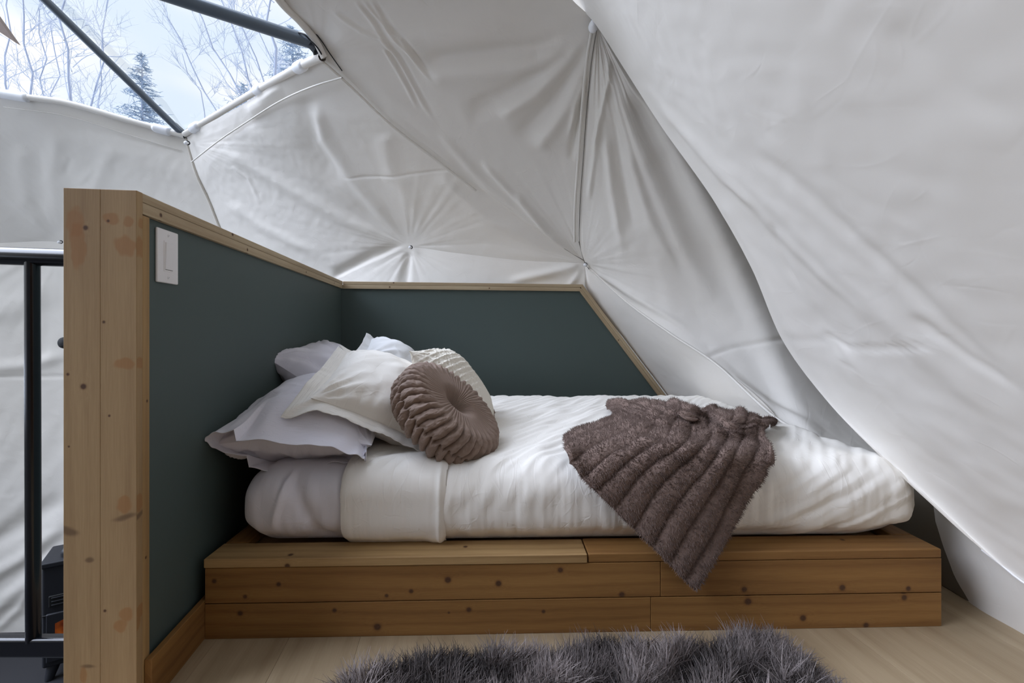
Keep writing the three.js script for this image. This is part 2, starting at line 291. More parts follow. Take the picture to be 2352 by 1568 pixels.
// hubs of the dome frame
const A = at(424, 312, 3.7), B = at(738, 128, 2.4), U = at(-60, -160, 2.7), VV = at(150, -88, 2.0), WLf = at(-520, 60, 3.3), TL = at(560, -140, 1.95), TOP = at(-150, -620, 1.8), UL = at(-900, -300, 2.4);
{
  const w = thing('window_1', 'clear dome window of stretched panes between dark tubes, upper left', 'window', V(0, 0, 0), 0, null, 'structure');
  const tri = (list) => { const a = []; for (const t of list) { const c = t[0].clone().add(t[1]).add(t[2]).divideScalar(3); for (const p of t) { const q = p.clone(); q.z -= 0.03; q.y += 0.03; a.push(q.x, q.y, q.z); } } const g = new THREE.BufferGeometry(); g.setAttribute('position', new THREE.BufferAttribute(new Float32Array(a), 3)); g.computeVertexNormals(); return g; };
  for (const t of [[WLf, A, U], [A, VV, U], [A, B, VV], [B, TL, VV], [VV, TL, TOP], [U, VV, TOP], [WLf, U, UL], [U, TOP, UL]]) part('pane', tri([t]), M.clear, w);
  const off = (p, dx, dy, dz) => p.clone().add(V(dx, dy, dz));
  part('strut', rod(off(A, 0.0, 0, 0.0), U, 0.0255, 0.026), M.strut, w);
  part('strut', rod(at(716, 98, 2.36), VV, 0.031, 0.031), M.strut, w);
  // flattened tube ends at the hubs
  const flat = (a, b, r) => { const g = rod(a, b, r, r * 0.8, 10); return g; };
  part('hub', [flat(at(400, 288, 3.70), at(424, 308, 3.70), 0.028), flat(at(438, 296, 3.68), at(420, 310, 3.68), 0.02), flat(at(404, 300, 3.69), at(424, 308, 3.69), 0.018)], M.hub, w);
  part('hub', [flat(at(712, 94, 2.36), at(730, 118, 2.36), 0.030), flat(at(716, 100, 2.35), at(736, 124, 2.37), 0.022), flat(at(722, 126, 2.4), at(737, 122, 2.4), 0.018)], M.hub, w);
  part('cable', tube([at(682, 74, 2.32), at(700, 80, 2.29), at(712, 92, 2.3), at(728, 108, 2.31), at(742, 130, 2.35)], 0.004, 30, 6), M.blackMatte, w);
}

// cloth lining: each panel is a patch between four edge curves, with its own folds
const curve = (list) => { const pts = list.map((q) => (q.isVector3 ? q : at(...q))); const c = pts.length > 2 ? new THREE.CatmullRomCurve3(pts, false, 'centripetal') : new THREE.LineCurve3(...pts); return (t) => c.getPointAt(clamp(t)); };
function segDist(px, py, pts) { let best = 1e9, tb = 0; const n = pts.length - 1; for (let i = 0; i < n; i++) { const [ax, ay] = pts[i], [bx, by] = pts[i + 1], dx = bx - ax, dy = by - ay, t = clamp(((px - ax) * dx + (py - ay) * dy) / (dx * dx + dy * dy)), d = Math.hypot(px - ax - t * dx, py - ay - t * dy); if (d < best) { best = d; tb = (i + t) / n; } } return [best, tb]; }
const fold = (pts, w, a, t0 = 0.12, t1 = 0.3) => { const xs = pts.map((p) => p[0]), ys = pts.map((p) => p[1]), bb = [Math.min(...xs) - 4 * w, Math.max(...xs) + 4 * w, Math.min(...ys) - 4 * w, Math.max(...ys) + 4 * w]; return (x, y) => { if (x < bb[0] || x > bb[1] || y < bb[2] || y > bb[3]) return 0; const [d, t] = segDist(x, y, pts); if (d > 3 * w) return 0; return a * Math.exp(-d * d / (w * w)) * smooth(0, t0 + 1e-3, t) * smooth(0, t1 + 1e-3, 1 - t); }; };
const pleats = (cx, cy, freq, amp, r0, rmin, sd, dir, width) => (x, y) => { const dx = x - cx, dy = y - cy, r = Math.hypot(dx, dy), th = Math.atan2(dy, dx); let w = 1; if (dir !== undefined) { let da = Math.abs(th - dir); if (da > Math.PI) da = 2 * Math.PI - da; w = smooth(width, width * 0.5, da); } if (!w) return 0; const n = noise(Math.cos(th) * freq, Math.sin(th) * freq, sd) + 0.5 * noise(Math.cos(th) * freq * 2.3, Math.sin(th) * freq * 2.3, sd + r * 0.004); return w * amp * n * smooth(0, rmin, r) * Math.exp(-r / r0); };
const dome = thing('wall_dome', 'off-white cloth lining of the dome, pulled to its hubs in folds', 'tent lining', V(0, 0, 0), 0, null, 'structure');
function panel(top, bottom, left, right, nu, nv, folds, sag = 0, soft = 0.55) {
  const T = curve(top), Bo = curve(bottom), L = curve(left), R = curve(right), c00 = T(0), c10 = T(1), c01 = Bo(0), c11 = Bo(1);
  const base = (u, v) => T(u).multiplyScalar(1 - v).addScaledVector(Bo(u), v).addScaledVector(L(v), 1 - u).addScaledVector(R(v), u)
    .addScaledVector(c00, -(1 - u) * (1 - v)).addScaledVector(c10, -u * (1 - v)).addScaledVector(c01, -(1 - u) * v).addScaledVector(c11, -u * v);
  const g = gridGeo(nu, nv, base), p = g.attributes.position, n = g.attributes.normal, v = V(), q = V(), uv = g.attributes.uv, eye = V(0, EYE, 0);
  for (let i = 0; i < p.count; i++) {
    v.fromBufferAttribute(p, i); q.fromBufferAttribute(n, i); const s = v.clone().sub(eye).dot(q) < 0 ? 1 : -1;
    const a = (i % (nu + 1)) / nu, b = Math.floor(i / (nu + 1)) / nv; let h = sag * 16 * a * (1 - a) * b * (1 - b);
    if (v.z < -0.25) { const [x, y] = pix(v), e = smooth(0, 0.03, Math.min(a, 1 - a, b, 1 - b)); let f = 0; for (const k of folds) f += k(x, y); f *= soft; f += 0.006 * fbm(v.x * 2.4 + v.z, v.y * 2.4, v.z * 1.7, 3) + 0.0016 * noise(v.x * 19, v.y * 19, v.z * 19); h += f * (0.15 + 0.85 * e); }
    v.addScaledVector(q, h * s); p.setXYZ(i, v.x, v.y, v.z); uv.setXY(i, v.x * 0.8 + v.z * 0.6, v.y + v.z * 0.35);
  }
  g.computeVertexNormals(); return g;
}
const AH = [[424, 312, 3.7], [434, 350, 3.72], [450, 400, 3.75], [476, 455, 3.8], [502, 520, 3.85], [560, 640, 3.9], [610, 740, 3.95]];
const BE = [[738, 128, 2.4], [768, 152, 2.42], [812, 192, 2.48], [900, 276, 2.58], [1000, 354, 2.68], [1100, 432, 2.78], [1200, 505, 2.87], [1290, 566, 2.93], [1343, 604, 2.95]];
const CE = [[1370, 62, 2.05], [1358, 130, 2.12], [1346, 250, 2.28], [1337, 370, 2.46], [1330, 470, 2.63], [1329, 555, 2.82], [1343, 604, 2.95]];
const HE = [[610, 740, 3.95], [700, 680, 3.7], [780, 641, 3.55], [860, 603, 3.42], [940, 570, 3.32], [1040, 580, 3.2], [1200, 598, 3.05], [1343, 604, 2.95]];
const EK = [[1343, 604, 2.95], [1380, 640, 2.87], [1440, 694, 2.73], [1540, 766, 2.52], [1640, 832, 2.34], [1786, 962, 2.02], [1870, 1004, 1.86], [1916, 1026, 1.82], [2040, 1070, 1.78]];
{ // 1: under the window on the left
  const f = [pleats(424, 320, 5.25, 0.0060, 260, 60, 3), pleats(137, 556, 6.75, 0.0100, 200, 40, 8), fold([[130, 300], [110, 420], [137, 550]], 22, 0.03), fold([[40, 330], [60, 470], [120, 552]], 26, 0.035), fold([[260, 330], [210, 440], [150, 545]], 18, 0.025), fold([[160, 360], [140, 410]], 5, -0.012), fold([[210, 390], [175, 425]], 6, 0.012), fold([[0, 245], [150, 266], [300, 312], [418, 346]], 2.5, -0.006, 0.01, 0.01)];
  const g = panel([WLf, at(-200, 165, 3.4), at(0, 218, 3.5), at(150, 240, 3.56), at(290, 278, 3.63), A], [at(-520, 600, 4.0), at(-200, 566, 4.1), at(0, 558, 4.18), at(137, 556, 4.2), at(300, 600, 4.1), at(460, 680, 4.02), at(610, 740, 3.95)], [WLf, at(-520, 600, 4.0)], AH, 220, 120, f, -0.02, 0.28);
  part('liner_panel', g, M.liner, dome);
  part('seam', tube([[8, 246], [150, 266], [300, 311], [415, 345]].map((q) => at(q[0], q[1], 3.5 + q[0] * 0.0005)), 0.0035, 40, 5), M.linerPlain, dome.children.at(-1));
}
{ // 2: lower left, down to the ground floor
  const f = [pleats(137, 556, 8.25, 0.0100, 500, 60, 12), pleats(-250, 1480, 9.00, 0.0160, 600, 60, 17), fold([[-100, 868], [60, 868], [150, 866]], 3, -0.012, 0.01, 0.01), fold([[-60, 1440], [60, 1340], [160, 1240]], 18, 0.045), fold([[-120, 1380], [40, 1290], [160, 1190]], 16, 0.04), fold([[-160, 1330], [40, 1210], [160, 1130]], 22, -0.04), fold([[-60, 1500], [40, 1400], [140, 1250]], 8, 0.03), fold([[-60, 850], [60, 840], [160, 810]], 14, 0.03), fold([[-100, 740], [40, 700], [150, 640]], 30, 0.03)];
  const g = panel([at(-520, 600, 4.0), at(-200, 566, 4.1), at(0, 558, 4.18), at(137, 556, 4.2), at(300, 600, 4.1), at(460, 680, 4.02), at(610, 740, 3.95)], [at(-520, 1455, 4.5), at(0, 1455, 4.62), at(610, 1455, 4.65)], [at(-520, 600, 4.0), at(-520, 1455, 4.5)], [at(610, 740, 3.95), at(610, 1455, 4.65)], 160, 220, f, -0.06);
  part('liner_panel', g, M.liner, dome);
}
{ // 3: between the window and the back half wall
  const f = [pleats(940, 567, 6.75, 0.0060, 230, 50, 21), pleats(430, 330, 6.00, 0.0040, 400, 80, 25), pleats(1343, 604, 7.50, 0.0060, 260, 40, 29), fold([[720, 230], [745, 320], [800, 400], [870, 480], [930, 560]], 14, 0.03), fold([[700, 215], [720, 330], [790, 430]], 26, -0.02), fold([[560, 280], [720, 400], [860, 500]], 20, 0.022), fold([[500, 340], [640, 420], [800, 510], [930, 565]], 14, 0.02), fold([[640, 130 + 60], [600, 240], [560, 270]], 18, 0.02), fold([[780, 407], [900, 405], [1010, 392], [1048, 388]], 3, -0.006), fold([[760, 640], [850, 590], [935, 566]], 14, -0.04), fold([[520, 460], [600, 520], [680, 560], [760, 600]], 12, 0.015), fold([[530, 380], [570, 410], [600, 470]], 4, 0.008), fold([[880, 300], [900, 400], [980, 520]], 20, 0.016), fold([[1000, 400], [1120, 500], [1300, 590]], 14, 0.018)];
  const g = panel([A, at(560, 238, 3.15), at(670, 166, 2.68), B], HE, AH, BE, 260, 240, f, 0.0, 0.75);
  part('liner_panel', g, M.liner, dome);
  part('seam', tube([at(440, 372, 3.62), at(500, 325, 3.42), at(570, 278, 3.17), at(640, 234, 2.86), at(720, 198, 2.5), at(786, 178, 2.36)], 0.005, 40, 5), M.linerPlain, dome.children.at(-1));
}
{ // 4: low cloth between the hub over the back wall and the corner
  const f = [pleats(942, 570, 5.25, 0.0120, 160, 26, 31, 1.6, 1.9), fold([[938, 575], [930, 640], [925, 700]], 10, -0.04), fold([[1343, 606], [1250, 630], [1150, 650]], 10, 0.04), fold([[1338, 612], [1322, 640], [1300, 665]], 5, 0.03)];
  const lo = HE.map(([x, y, d]) => [x, y + 150, d + 0.03]);
  part('liner_panel', panel(HE, lo, [HE[0], lo[0]], [HE.at(-1), lo.at(-1)], 240, 50, f, 0.0), M.liner, dome);
}
{ // 5: the ceiling panel between window, upper knob and corner
  const cr = []; seed(77); const L = [[[808, 0], [860, 60], [905, 130], [960, 230], [1000, 290]], [[825, 0], [880, 60], [920, 90], [960, 160], [1005, 210]], [[845, 0], [895, 75], [940, 130], [985, 185]], [[880, 110], [900, 150], [935, 210], [960, 260]], [[760, 30], [830, 70], [900, 100]]]; for (const l of L) cr.push(fold(l, 4, 0.010)); for (const l of L) cr.push(fold(l.map(([x, y]) => [x + 9, y - 2]), 5, -0.007));
  const f = [...cr, fold([[740, 75], [880, 90], [1050, 80], [1250, 60]], 34, 0.03), fold([[960, 150], [1100, 130], [1220, 115], [1340, 75]], 24, -0.035), fold([[960, 175], [1100, 165], [1240, 150], [1350, 85]], 26, 0.03), fold([[1060, 270], [1180, 210], [1290, 140], [1360, 72]], 24, -0.03), fold([[1140, 275], [1230, 215], [1310, 140], [1362, 70]], 18, 0.032), fold([[1180, 330], [1260, 240], [1320, 150], [1364, 70]], 18, -0.028), fold([[1230, 350], [1300, 250], [1345, 150]], 16, 0.025), fold([[1348, 180], [1325, 240], [1305, 330]], 7, 0.028), fold([[1340, 200], [1320, 300], [1310, 380]], 9, -0.022), pleats(1343, 604, 9.00, 0.0060, 170, 40, 41), pleats(738, 128, 6.00, 0.0040, 220, 50, 44), fold([[1000, 300], [1120, 430], [1340, 600]], 10, 0.016), fold([[1100, 370], [1220, 490], [1338, 598]], 7, 0.02), fold([[1180, 440], [1260, 530], [1338, 598]], 5, 0.02), fold([[880, 250], [1000, 345], [1060, 390]], 8, 0.008), fold([[760, 110], [850, 190], [960, 280], [1050, 360]], 16, 0.010)];
  const g = panel([TL, at(870, -150, 1.7), at(1180, -160, 1.6)], BE, [TL, at(640, 0, 2.15), at(700, 62, 2.3), B], [at(1180, -160, 1.6), at(1315, 0, 1.95), ...CE.map((q) => at(...q))], 260, 260, f, -0.02, 0.85);
  part('liner_panel', g, M.liner, dome);
  part('seam', tube([[712, 60, 2.29], [740, 96, 2.33], [757, 122, 2.37], [786, 163, 2.43]].map((q) => at(...q)), 0.0025, 20, 5), M.hub, dome.children.at(-1));
}
{ // 6: right of the upright seam
  const f = [pleats(1372, 60, 9.75, 0.0220, 520, 70, 51), pleats(1343, 604, 7.50, 0.0060, 200, 40, 55), fold([[1400, 130], [1400, 190], [1380, 280], [1365, 360]], 6, 0.025), fold([[1378, 290], [1362, 400], [1352, 470]], 7, 0.02), fold([[1420, 190], [1480, 340], [1560, 520], [1640, 700]], 20, 0.03), fold([[1450, 200], [1530, 360], [1620, 540], [1700, 700]], 22, -0.04), fold([[1400, 240], [1430, 400], [1470, 560]], 14, -0.025), fold([[1395, 300], [1410, 440], [1440, 600]], 10, 0.02), fold([[1440, 330], [1500, 500], [1560, 640]], 14, 0.02), fold([[1500, 330], [1600, 560], [1740, 780]], 26, -0.03), fold([[1610, 824], [1690, 800], [1790, 780], [1900, 760]], 5, -0.012, 0.01, 0.01), fold([[1360, 615], [1460, 680], [1600, 770]], 8, 0.02), fold([[1660, 860], [1760, 930], [1900, 1000]], 10, 0.02)];
  const CK = [[1371, 62, 2.06], [1470, 150, 2.08], [1560, 300, 2.16], [1700, 520, 2.3], [1800, 700, 2.36], [1900, 880, 2.24], [1990, 1010, 1.98], [2040, 1070, 1.78]];
  part('liner_panel', panel([[1370, 62, 2.05], [1371, 62, 2.06]], EK, CE, CK, 240, 260, f, 0.045, 0.7), M.liner, dome);
}
{ // 7: pale piece beside the slanting trim
  const lo = [[1343, 604, 2.95], [1344, 655, 2.985], [1440, 786, 3.02], [1550, 930, 3.04], [1680, 1100, 3.05]];
  const ro = [...EK.slice(0, 6), [1800, 1020, 2.0], [1812, 1110, 2.0]];
  part('liner_panel', panel([[1343, 604, 2.95], [1343.5, 604.5, 2.95]], [[1680, 1100, 3.05], [1812, 1110, 2.0]], lo, ro, 80, 140, [pleats(1343, 604, 5.25, 0.0060, 240, 40, 61)], 0.0), M.liner, dome);
}
const onRight = (px, py, dx = 0) => { const x = (px - 1176) / F, y = (HOR - py) / F; return at(px, py, (0.947 + dx) / (x + 0.4245 * y)); };   // the leaning plane of the right-hand side
{ // 8: the big leaning panel on the right
  const ridge = [[1180, -200], [1315, 0], [1366, 54], [1440, 168], [1520, 292], [1640, 462], [1725, 612], [1800, 786], [1900, 921], [2020, 1046], [2115, 1136]].map((q) => onRight(...q, -0.04));
  const hem = [onRight(2115, 1136, -0.04), onRight(2230, 1240, -0.02), onRight(2352, 1336), V(1.24, 0.14, -0.6), V(1.26, 0.10, 0.6), V(1.26, 0.10, 1.8)];
  const topR = V(0.25, 2.45, 1.8);
  const f = [fold([[1480, 190], [1560, 290], [1660, 410], [1780, 500]], 9, 0.010), fold([[1500, 230], [1600, 330], [1780, 520], [1900, 640], [2050, 780]], 12, 0.014), fold([[1700, 320], [1850, 440], [2050, 620], [2230, 800], [2352, 900]], 16, -0.012), fold([[1600, 330], [1800, 500], [2000, 700], [2200, 880], [2352, 1010]], 24, 0.014), fold([[1640, 450], [1720, 590], [1800, 740], [1900, 860]], 26, 0.016), fold([[1900, 790], [2050, 900], [2200, 1050], [2352, 1230]], 40, 0.018), fold([[1800, 780], [1890, 782], [1900, 770], [1950, 800], [2060, 800], [2140, 790]], 5, -0.009, 0.01, 0.05), fold([[1780, 500], [1790, 560], [1815, 620], [1850, 680]], 4, -0.010), fold([[1910, 770], [1960, 830], [1980, 880]], 6, 0.007), fold([[1930, 830], [1975, 850]], 4, -0.005), fold([[2090, 720], [2220, 822], [2352, 905]], 11, -0.010), fold([[2020, 60], [2130, 130], [2240, 230], [2352, 300]], 34, -0.006), fold([[1960, 1000], [2060, 1060], [2150, 1160], [2300, 1290]], 14, 0.010), fold([[1850, 700], [2000, 850], [2130, 1000]], 30, -0.012)];
  const g = panel([ridge[0], V(-0.25, 2.45, -1.0), topR], hem, ridge, [topR, V(0.6, 1.6, 1.8), V(1.26, 0.10, 1.8)], 300, 320, f, 0.0, 0.42);
  part('liner_panel', g, M.linerNear, dome);
  part('hem', tube([onRight(2255, 1262, -0.004), onRight(2300, 1297, -0.004), onRight(2352, 1338, -0.004), V(1.235, 0.142, -0.6)], 0.003, 40, 5), M.white, dome.children.at(-1));
}
{ // seams between the panels; thin dark tubes paint the shade in their gaps
  const line = (l, r, m, off = [0, 0], dz = -0.012, n = 90) => part('seam', tube(l.map((q) => at(q[0] + off[0], q[1] + off[1], q[2] + dz)), r, n, 6), m, dome);
  line(CE.slice(0, -1), 0.0075, M.linerPlain, [-9, 0]); line(CE.slice(0, -1), 0.0017, M.gapShade, [2, 0]);
  line([...CE.slice(-2), [1352, 618, 2.93]], 0.003, M.gapShade, [1, 0]);
  line(BE.slice(0, 6), 0.0085, M.linerPlain, [-7, 7], 0.0); line(BE.slice(0, 5), 0.0022, M.gapShade, [1, -1], 0.0);
  line([[1296, 570, 2.93], [1325, 588, 2.93], [1343, 600, 2.93], [1350, 612, 2.93]], 0.0035, M.gapShade, [0, 0], 0.004, 30);
  line(AH, 0.013, M.binding, [4, 6], -0.005);
  line(EK.slice(0, 7), 0.006, M.linerPlain, [0, 0], -0.005);
}
{ // 9: skirt behind the hem, down to the floor
  const g = panel([V(1.30, 0.36, -1.44), V(1.20, 0.36, -1.2), V(1.18, 0.36, -1.0), V(1.235, 0.3, 1.8)], [V(1.345, -0.005, -1.44), V(1.318, -0.005, -1.30), V(1.325, -0.005, -1.2), V(1.36, -0.005, 1.8)], [V(1.30, 0.36, -1.44), V(1.345, -0.005, -1.44)], [V(1.235, 0.3, 1.8), V(1.36, -0.005, 1.8)], 160, 30, [pleats(2200, 1200, 4.50, 0.0032, 200, 30, 71)], 0.0);
  part('liner_panel', g, M.liner, dome);
}
{ // rolled edge of the lining along the window, with its clips
  const e1 = [WLf, at(-200, 163, 3.4), at(0, 214, 3.48), at(150, 236, 3.54), at(290, 275, 3.61), at(424, 312, 3.68)], e2 = [at(424, 308, 3.66), at(500, 262, 3.4), at(590, 208, 3.02), at(680, 158, 2.6), at(716, 140, 2.45), at(740, 131, 2.36)], e3 = [at(745, 133, 2.36), at(724, 92, 2.32), at(690, 50, 2.25), at(640, -2, 2.13), TL];
  part('rolled_edge', tube(e1, 0.022, 80, 10), M.linerPlain, dome); part('rolled_edge', tube(e2, 0.021, 80, 10), M.linerPlain, dome); part('rolled_edge', tube(e3, 0.018, 60, 10), M.linerPlain, dome);
  const clip = (list, t, len, r) => { const c = new THREE.CatmullRomCurve3(list, false, 'centripetal'), a = c.getPointAt(t - len / 2), b = c.getPointAt(t + len / 2), m = c.getPointAt(t); const g = new THREE.CapsuleGeometry(r, a.distanceTo(b), 8, 18); g.scale(1, 1, 1); g.applyQuaternion(new THREE.Quaternion().setFromUnitVectors(V(0, 1, 0), b.clone().sub(a).normalize())); g.translate(m.x, m.y, m.z); part('clip', g, M.clip, dome); };
  clip(e1, 0.94, 0.03, 0.034); clip(e1, 0.56, 0.07, 0.034); clip(e2, 0.08, 0.03, 0.036); clip(e2, 0.55, 0.03, 0.031); clip(e2, 0.86, 0.035, 0.031);
}
{ // knobs that hold the lining to the hubs
  const knob = (px, py, d, r, k = 1, nx = 0) => { const b = thing('lining_knob', null, 'knob', at(px, py, d)); const s = new THREE.SphereGeometry(r, 20, 14); s.scale(1, k, 1); part('cap', s, M.clip, b); const t = new THREE.TorusGeometry(r * 0.95, r * 0.28, 8, 20); t.rotateY(0.5); t.translate(r * 0.35 + nx, r * 0.25, -r * 0.7); part('ring', t, M.hub, b); return b; };
  tag(knob(427, 328, 3.62, 0.015), 'small white knob just under the bottom corner of the window', 'knob');
  tag(knob(942, 568, 3.27, 0.011), 'tiny white knob gathering the lining above the back half wall', 'knob');
  tag(knob(136, 556, 4.1, 0.013), 'small white knob beside the wooden end board, above the black railing', 'knob');
  tag(knob(1344, 608, 2.90, 0.011), 'small white knob where the lining meets the slanting end of the back wall', 'knob');
  const big = thing('lining_knob', 'large drop shaped white knob at the top of the upright seam', 'knob', at(1362, 60, 2.0));
  part('cap', new THREE.LatheGeometry([[0, -0.026], [0.012, -0.0235], [0.019, -0.014], [0.0205, -0.004], [0.017, 0.009], [0.010, 0.020], [0.006, 0.026], [0, 0.027]].map((q) => new THREE.Vector2(...q)), 28), M.clip, big);
  const rg = new THREE.TorusGeometry(0.007, 0.0022, 8, 20); rg.translate(0.0, 0.031, 0); part('ring', rg, M.steel, big); const bo = rod(V(0, 0.028, 0), V(0.012, 0.045, -0.03), 0.005); part('bolt', bo, M.hub, big);
}
// ---------------------------------------------------------------- bed frame
const TB = Math.atan(0.0268), BP = V(-0.7823, 0, -1.1745), BL = 1.925, BD = 1.50;
const bedPt = (x, y, z) => V(x * Math.cos(TB) + z * Math.sin(TB), y, -x * Math.sin(TB) + z * Math.cos(TB)).add(BP);   // bed axes to the world: x along the front, -z to the back
{
  const f = thing('platform_bed', 'low platform bed frame of knotty honey coloured boards', 'bed frame', BP, TB);
  const sc = 902.5 * 0.985, kx = (x, x0) => (x - x0) / sc;
  const up = 0.0895, S1 = kx(1511, 470), S2 = kx(1488, 470), S3 = kx(1342, 470);
  const kn = (list, x0, yb) => list.map(([x, y, r]) => [kx(x, x0), clamp((yb(x) - y) / sc, 0.004, 0.085), r]);
  const y1 = (x) => 1387 - (x - 470) * 0.0148, y2 = (x) => 1468 - (x - 470) * 0.0177;
  const upL = woodMat(101, { ...PINE, L: S1, W: up, knots: kn([[490, 1337, 0.006], [559, 1372, 0.0055], [634, 1344, 0.006], [878, 1370, 0.005], [934, 1360, 0.006], [1018, 1334, 0.009], [1134, 1342, 0.0085], [1277, 1311, 0.0075], [1420, 1368, 0.008]], 470, y1) });
  const upR = woodMat(102, { ...PINE, L: BL - S1, W: up, knots: kn([[1707, 1356, 0.008], [1941, 1352, 0.009], [2100, 1354, 0.007]], 1511, y1) });
  const loL = woodMat(103, { ...PINE, L: S2, W: up, knots: kn([[548, 1409, 0.007], [760, 1402, 0.006], [857, 1440, 0.010], [1066, 1400, 0.007], [1238, 1404, 0.005], [1020, 1407, 0.003]], 470, y2) });
  const loR = woodMat(104, { ...PINE, L: BL - S2, W: up, knots: kn([[1716, 1380, 0.010], [1847, 1419, 0.009], [1998, 1436, 0.008], [2090, 1370, 0.008]], 1488, y2) });
  const g = 0.0012, bt = 0.019;
  board('front_board', f, upL, S1 - g, up, bt, [S1 / 2, 0.091 + up / 2, -bt / 2], [0, 0, 0], 0.0015);
  board('front_board', f, upR, BL - S1 - g, up, bt, [S1 + (BL - S1) / 2, 0.091 + up / 2, -bt / 2], [0, 0, 0], 0.0015);
  board('front_board', f, loL, S2 - g, up - 0.001, bt, [S2 / 2, up / 2 - 0.0005, -bt / 2], [0, 0, 0], 0.0015);
  board('front_board', f, loR, BL - S2 - g, up - 0.001, bt, [S2 + (BL - S2) / 2, up / 2 - 0.0005, -bt / 2], [0, 0, 0], 0.0015);
  const tA = woodMat(105, { ...PALE, L: S3, W: 0.089, knots: [[0.21, 0.018, 0.007], [0.66, 0.05, 0.006]] }), tB = woodMat(106, { ...PINE, L: BL - S3, W: 0.089, knots: [[0.72, 0.06, 0.006]] }), tS = woodMat(107, { ...PINE, L: BD, W: 0.089 });
  const tt = 0.0235, ty = 0.1815 + tt / 2, rx = [-Math.PI / 2, 0, 0];
  board('top_board', f, tA, S3 - g, 0.089, tt, [S3 / 2 - 0.002, ty, -0.089 / 2 + 0.003], rx, 0.003);
  board('top_board', f, tB, BL - S3 - g, 0.089, tt, [S3 + (BL - S3) / 2, ty, -0.089 / 2], rx, 0.003);
  board('top_board', f, tS, BD - 0.09, 0.06, tt, [0.030, ty, -0.09 - (BD - 0.09) / 2], [-Math.PI / 2, 0, Math.PI / 2], 0.003);
  board('top_board', f, tS, BD - 0.09, 0.06, tt, [BL - 0.030, ty, -0.09 - (BD - 0.09) / 2], [-Math.PI / 2, 0, Math.PI / 2], 0.003);
  const sb = woodMat(108, { ...PINE, L: BD, W: 0.18 });
  board('side_board', f, sb, BD - bt, 0.18, bt, [bt / 2, 0.0902, -bt - (BD - bt) / 2], [0, Math.PI / 2, 0], 0.0015);
  board('side_board', f, sb, BD - bt, 0.18, bt, [BL - bt / 2, 0.0902, -bt - (BD - bt) / 2], [0, Math.PI / 2, 0], 0.0015);
  const bb = board('back_board', f, sb, BL - 0.04, 0.18, bt, [BL / 2, 0.0902, -BD + bt / 2], [0, 0, 0], 0.0015);
  const dk = part('deck', new THREE.BoxGeometry(BL - 0.05, 0.018, BD - 0.06), std('#a98c66', 0.8), f); dk.position.set(BL / 2, 0.168, -BD / 2);
}

// ---------------------------------------------------------------- mattress and bedspread
const MX0 = 0.052, MX1 = 1.925, MY0 = 0.200, MY1 = 0.412, MZ0 = -1.405, MZ1 = -0.055;
{
  const m = thing('mattress', 'thick mattress in a pale white fitted sheet, bare at the pillow end', 'mattress', BP, TB);
  const g = puffBox(MX0, MX0 + 0.75, MY0, MY1, MZ0, MZ1, 0.085, 150, 50, 170, (c) => c.x < MX0 + 0.66);
  displaceN(g, (v, n) => {
    const fr = smooth(0.3, 0.9, n.z), le = smooth(0.3, 0.9, -n.x), b = (v.y - MY0) / (MY1 - MY0);
    let h = 0.010 * Math.sin(Math.PI * clamp(b)) * (fr + le);            // the side bulges
    h += fr * (0.007 * noise(v.x * 17 + 1.5 * noise(v.y * 7), v.y * 2.5, 3) + 0.004 * noise(v.x * 42, v.y * 5, 7)) + le * 0.006 * noise(v.z * 16, v.y * 3, 9);
    h += fr * 0.010 * Math.exp(-(((v.x - 0.16 - 0.25 * (v.y - 0.3)) / 0.010) ** 2)) * smooth(0.23, 0.3, v.y);   // a tucked pleat
    h -= fr * 0.012 * Math.exp(-(((v.x - 0.235 - 0.5 * (0.30 - v.y)) / 0.020) ** 2));
    h += 0.004 * noise(v.x * 9, v.z * 9, 4) * smooth(0.5, 1, n.y);
    return h - 0.012 * smooth(0.28, 0.2, v.y) * (fr + le);
  });
  part('fitted_sheet', g, M.sheet, m);
}
const CX0 = 0.330, CX1 = 0.606;
function coverFolds(v, n) {
  const fr = smooth(0.25, 0.85, n.z), to = smooth(0.5, 0.95, n.y), b = clamp((v.y - MY0) / (MY1 - MY0));
  const hang = smooth(0.95, 0.55, b);                                    // 0 on top, 1 lower down
  let h = 0.008 * Math.sin(Math.PI * b) * fr;
  h += fr * (0.0065 * noise(v.x * 15 + 2 * noise(v.y * 5, v.x * 2), v.y * 1.4, 13) + 0.0040 * noise(v.x * 36 + noise(v.y * 9), v.y * 2.2, 15) + 0.0016 * noise(v.x * 90, v.y * 4, 19)) * (0.35 + 0.65 * hang);
  const r = smooth(1.25, 1.6, v.x);                                      // pulled diagonally at the foot
  const d = v.x * 0.72 - v.y * 1.0, d2 = v.x * 0.55 - v.y * 1.25;
  h += fr * r * (0.0085 * noise(d * 18, v.y * 2 + v.x, 23) + 0.0035 * noise(d2 * 40, v.x * 3, 27));
  const dd = v.x * 0.82 + v.z * 0.57;                                    // top: faint creases running back to the right
  h += to * (0.0085 * noise(dd * 17, (v.x - v.z) * 3, 31) + 0.0055 * noise(dd * 40, (v.x - v.z) * 4, 33) + 0.006 * noise(v.x * 3, v.z * 3, 35) + 0.007 * noise(v.x * 12 + 3, v.z * 1.6, 37) * smooth(-0.35, -0.1, v.z));
  return h;
}
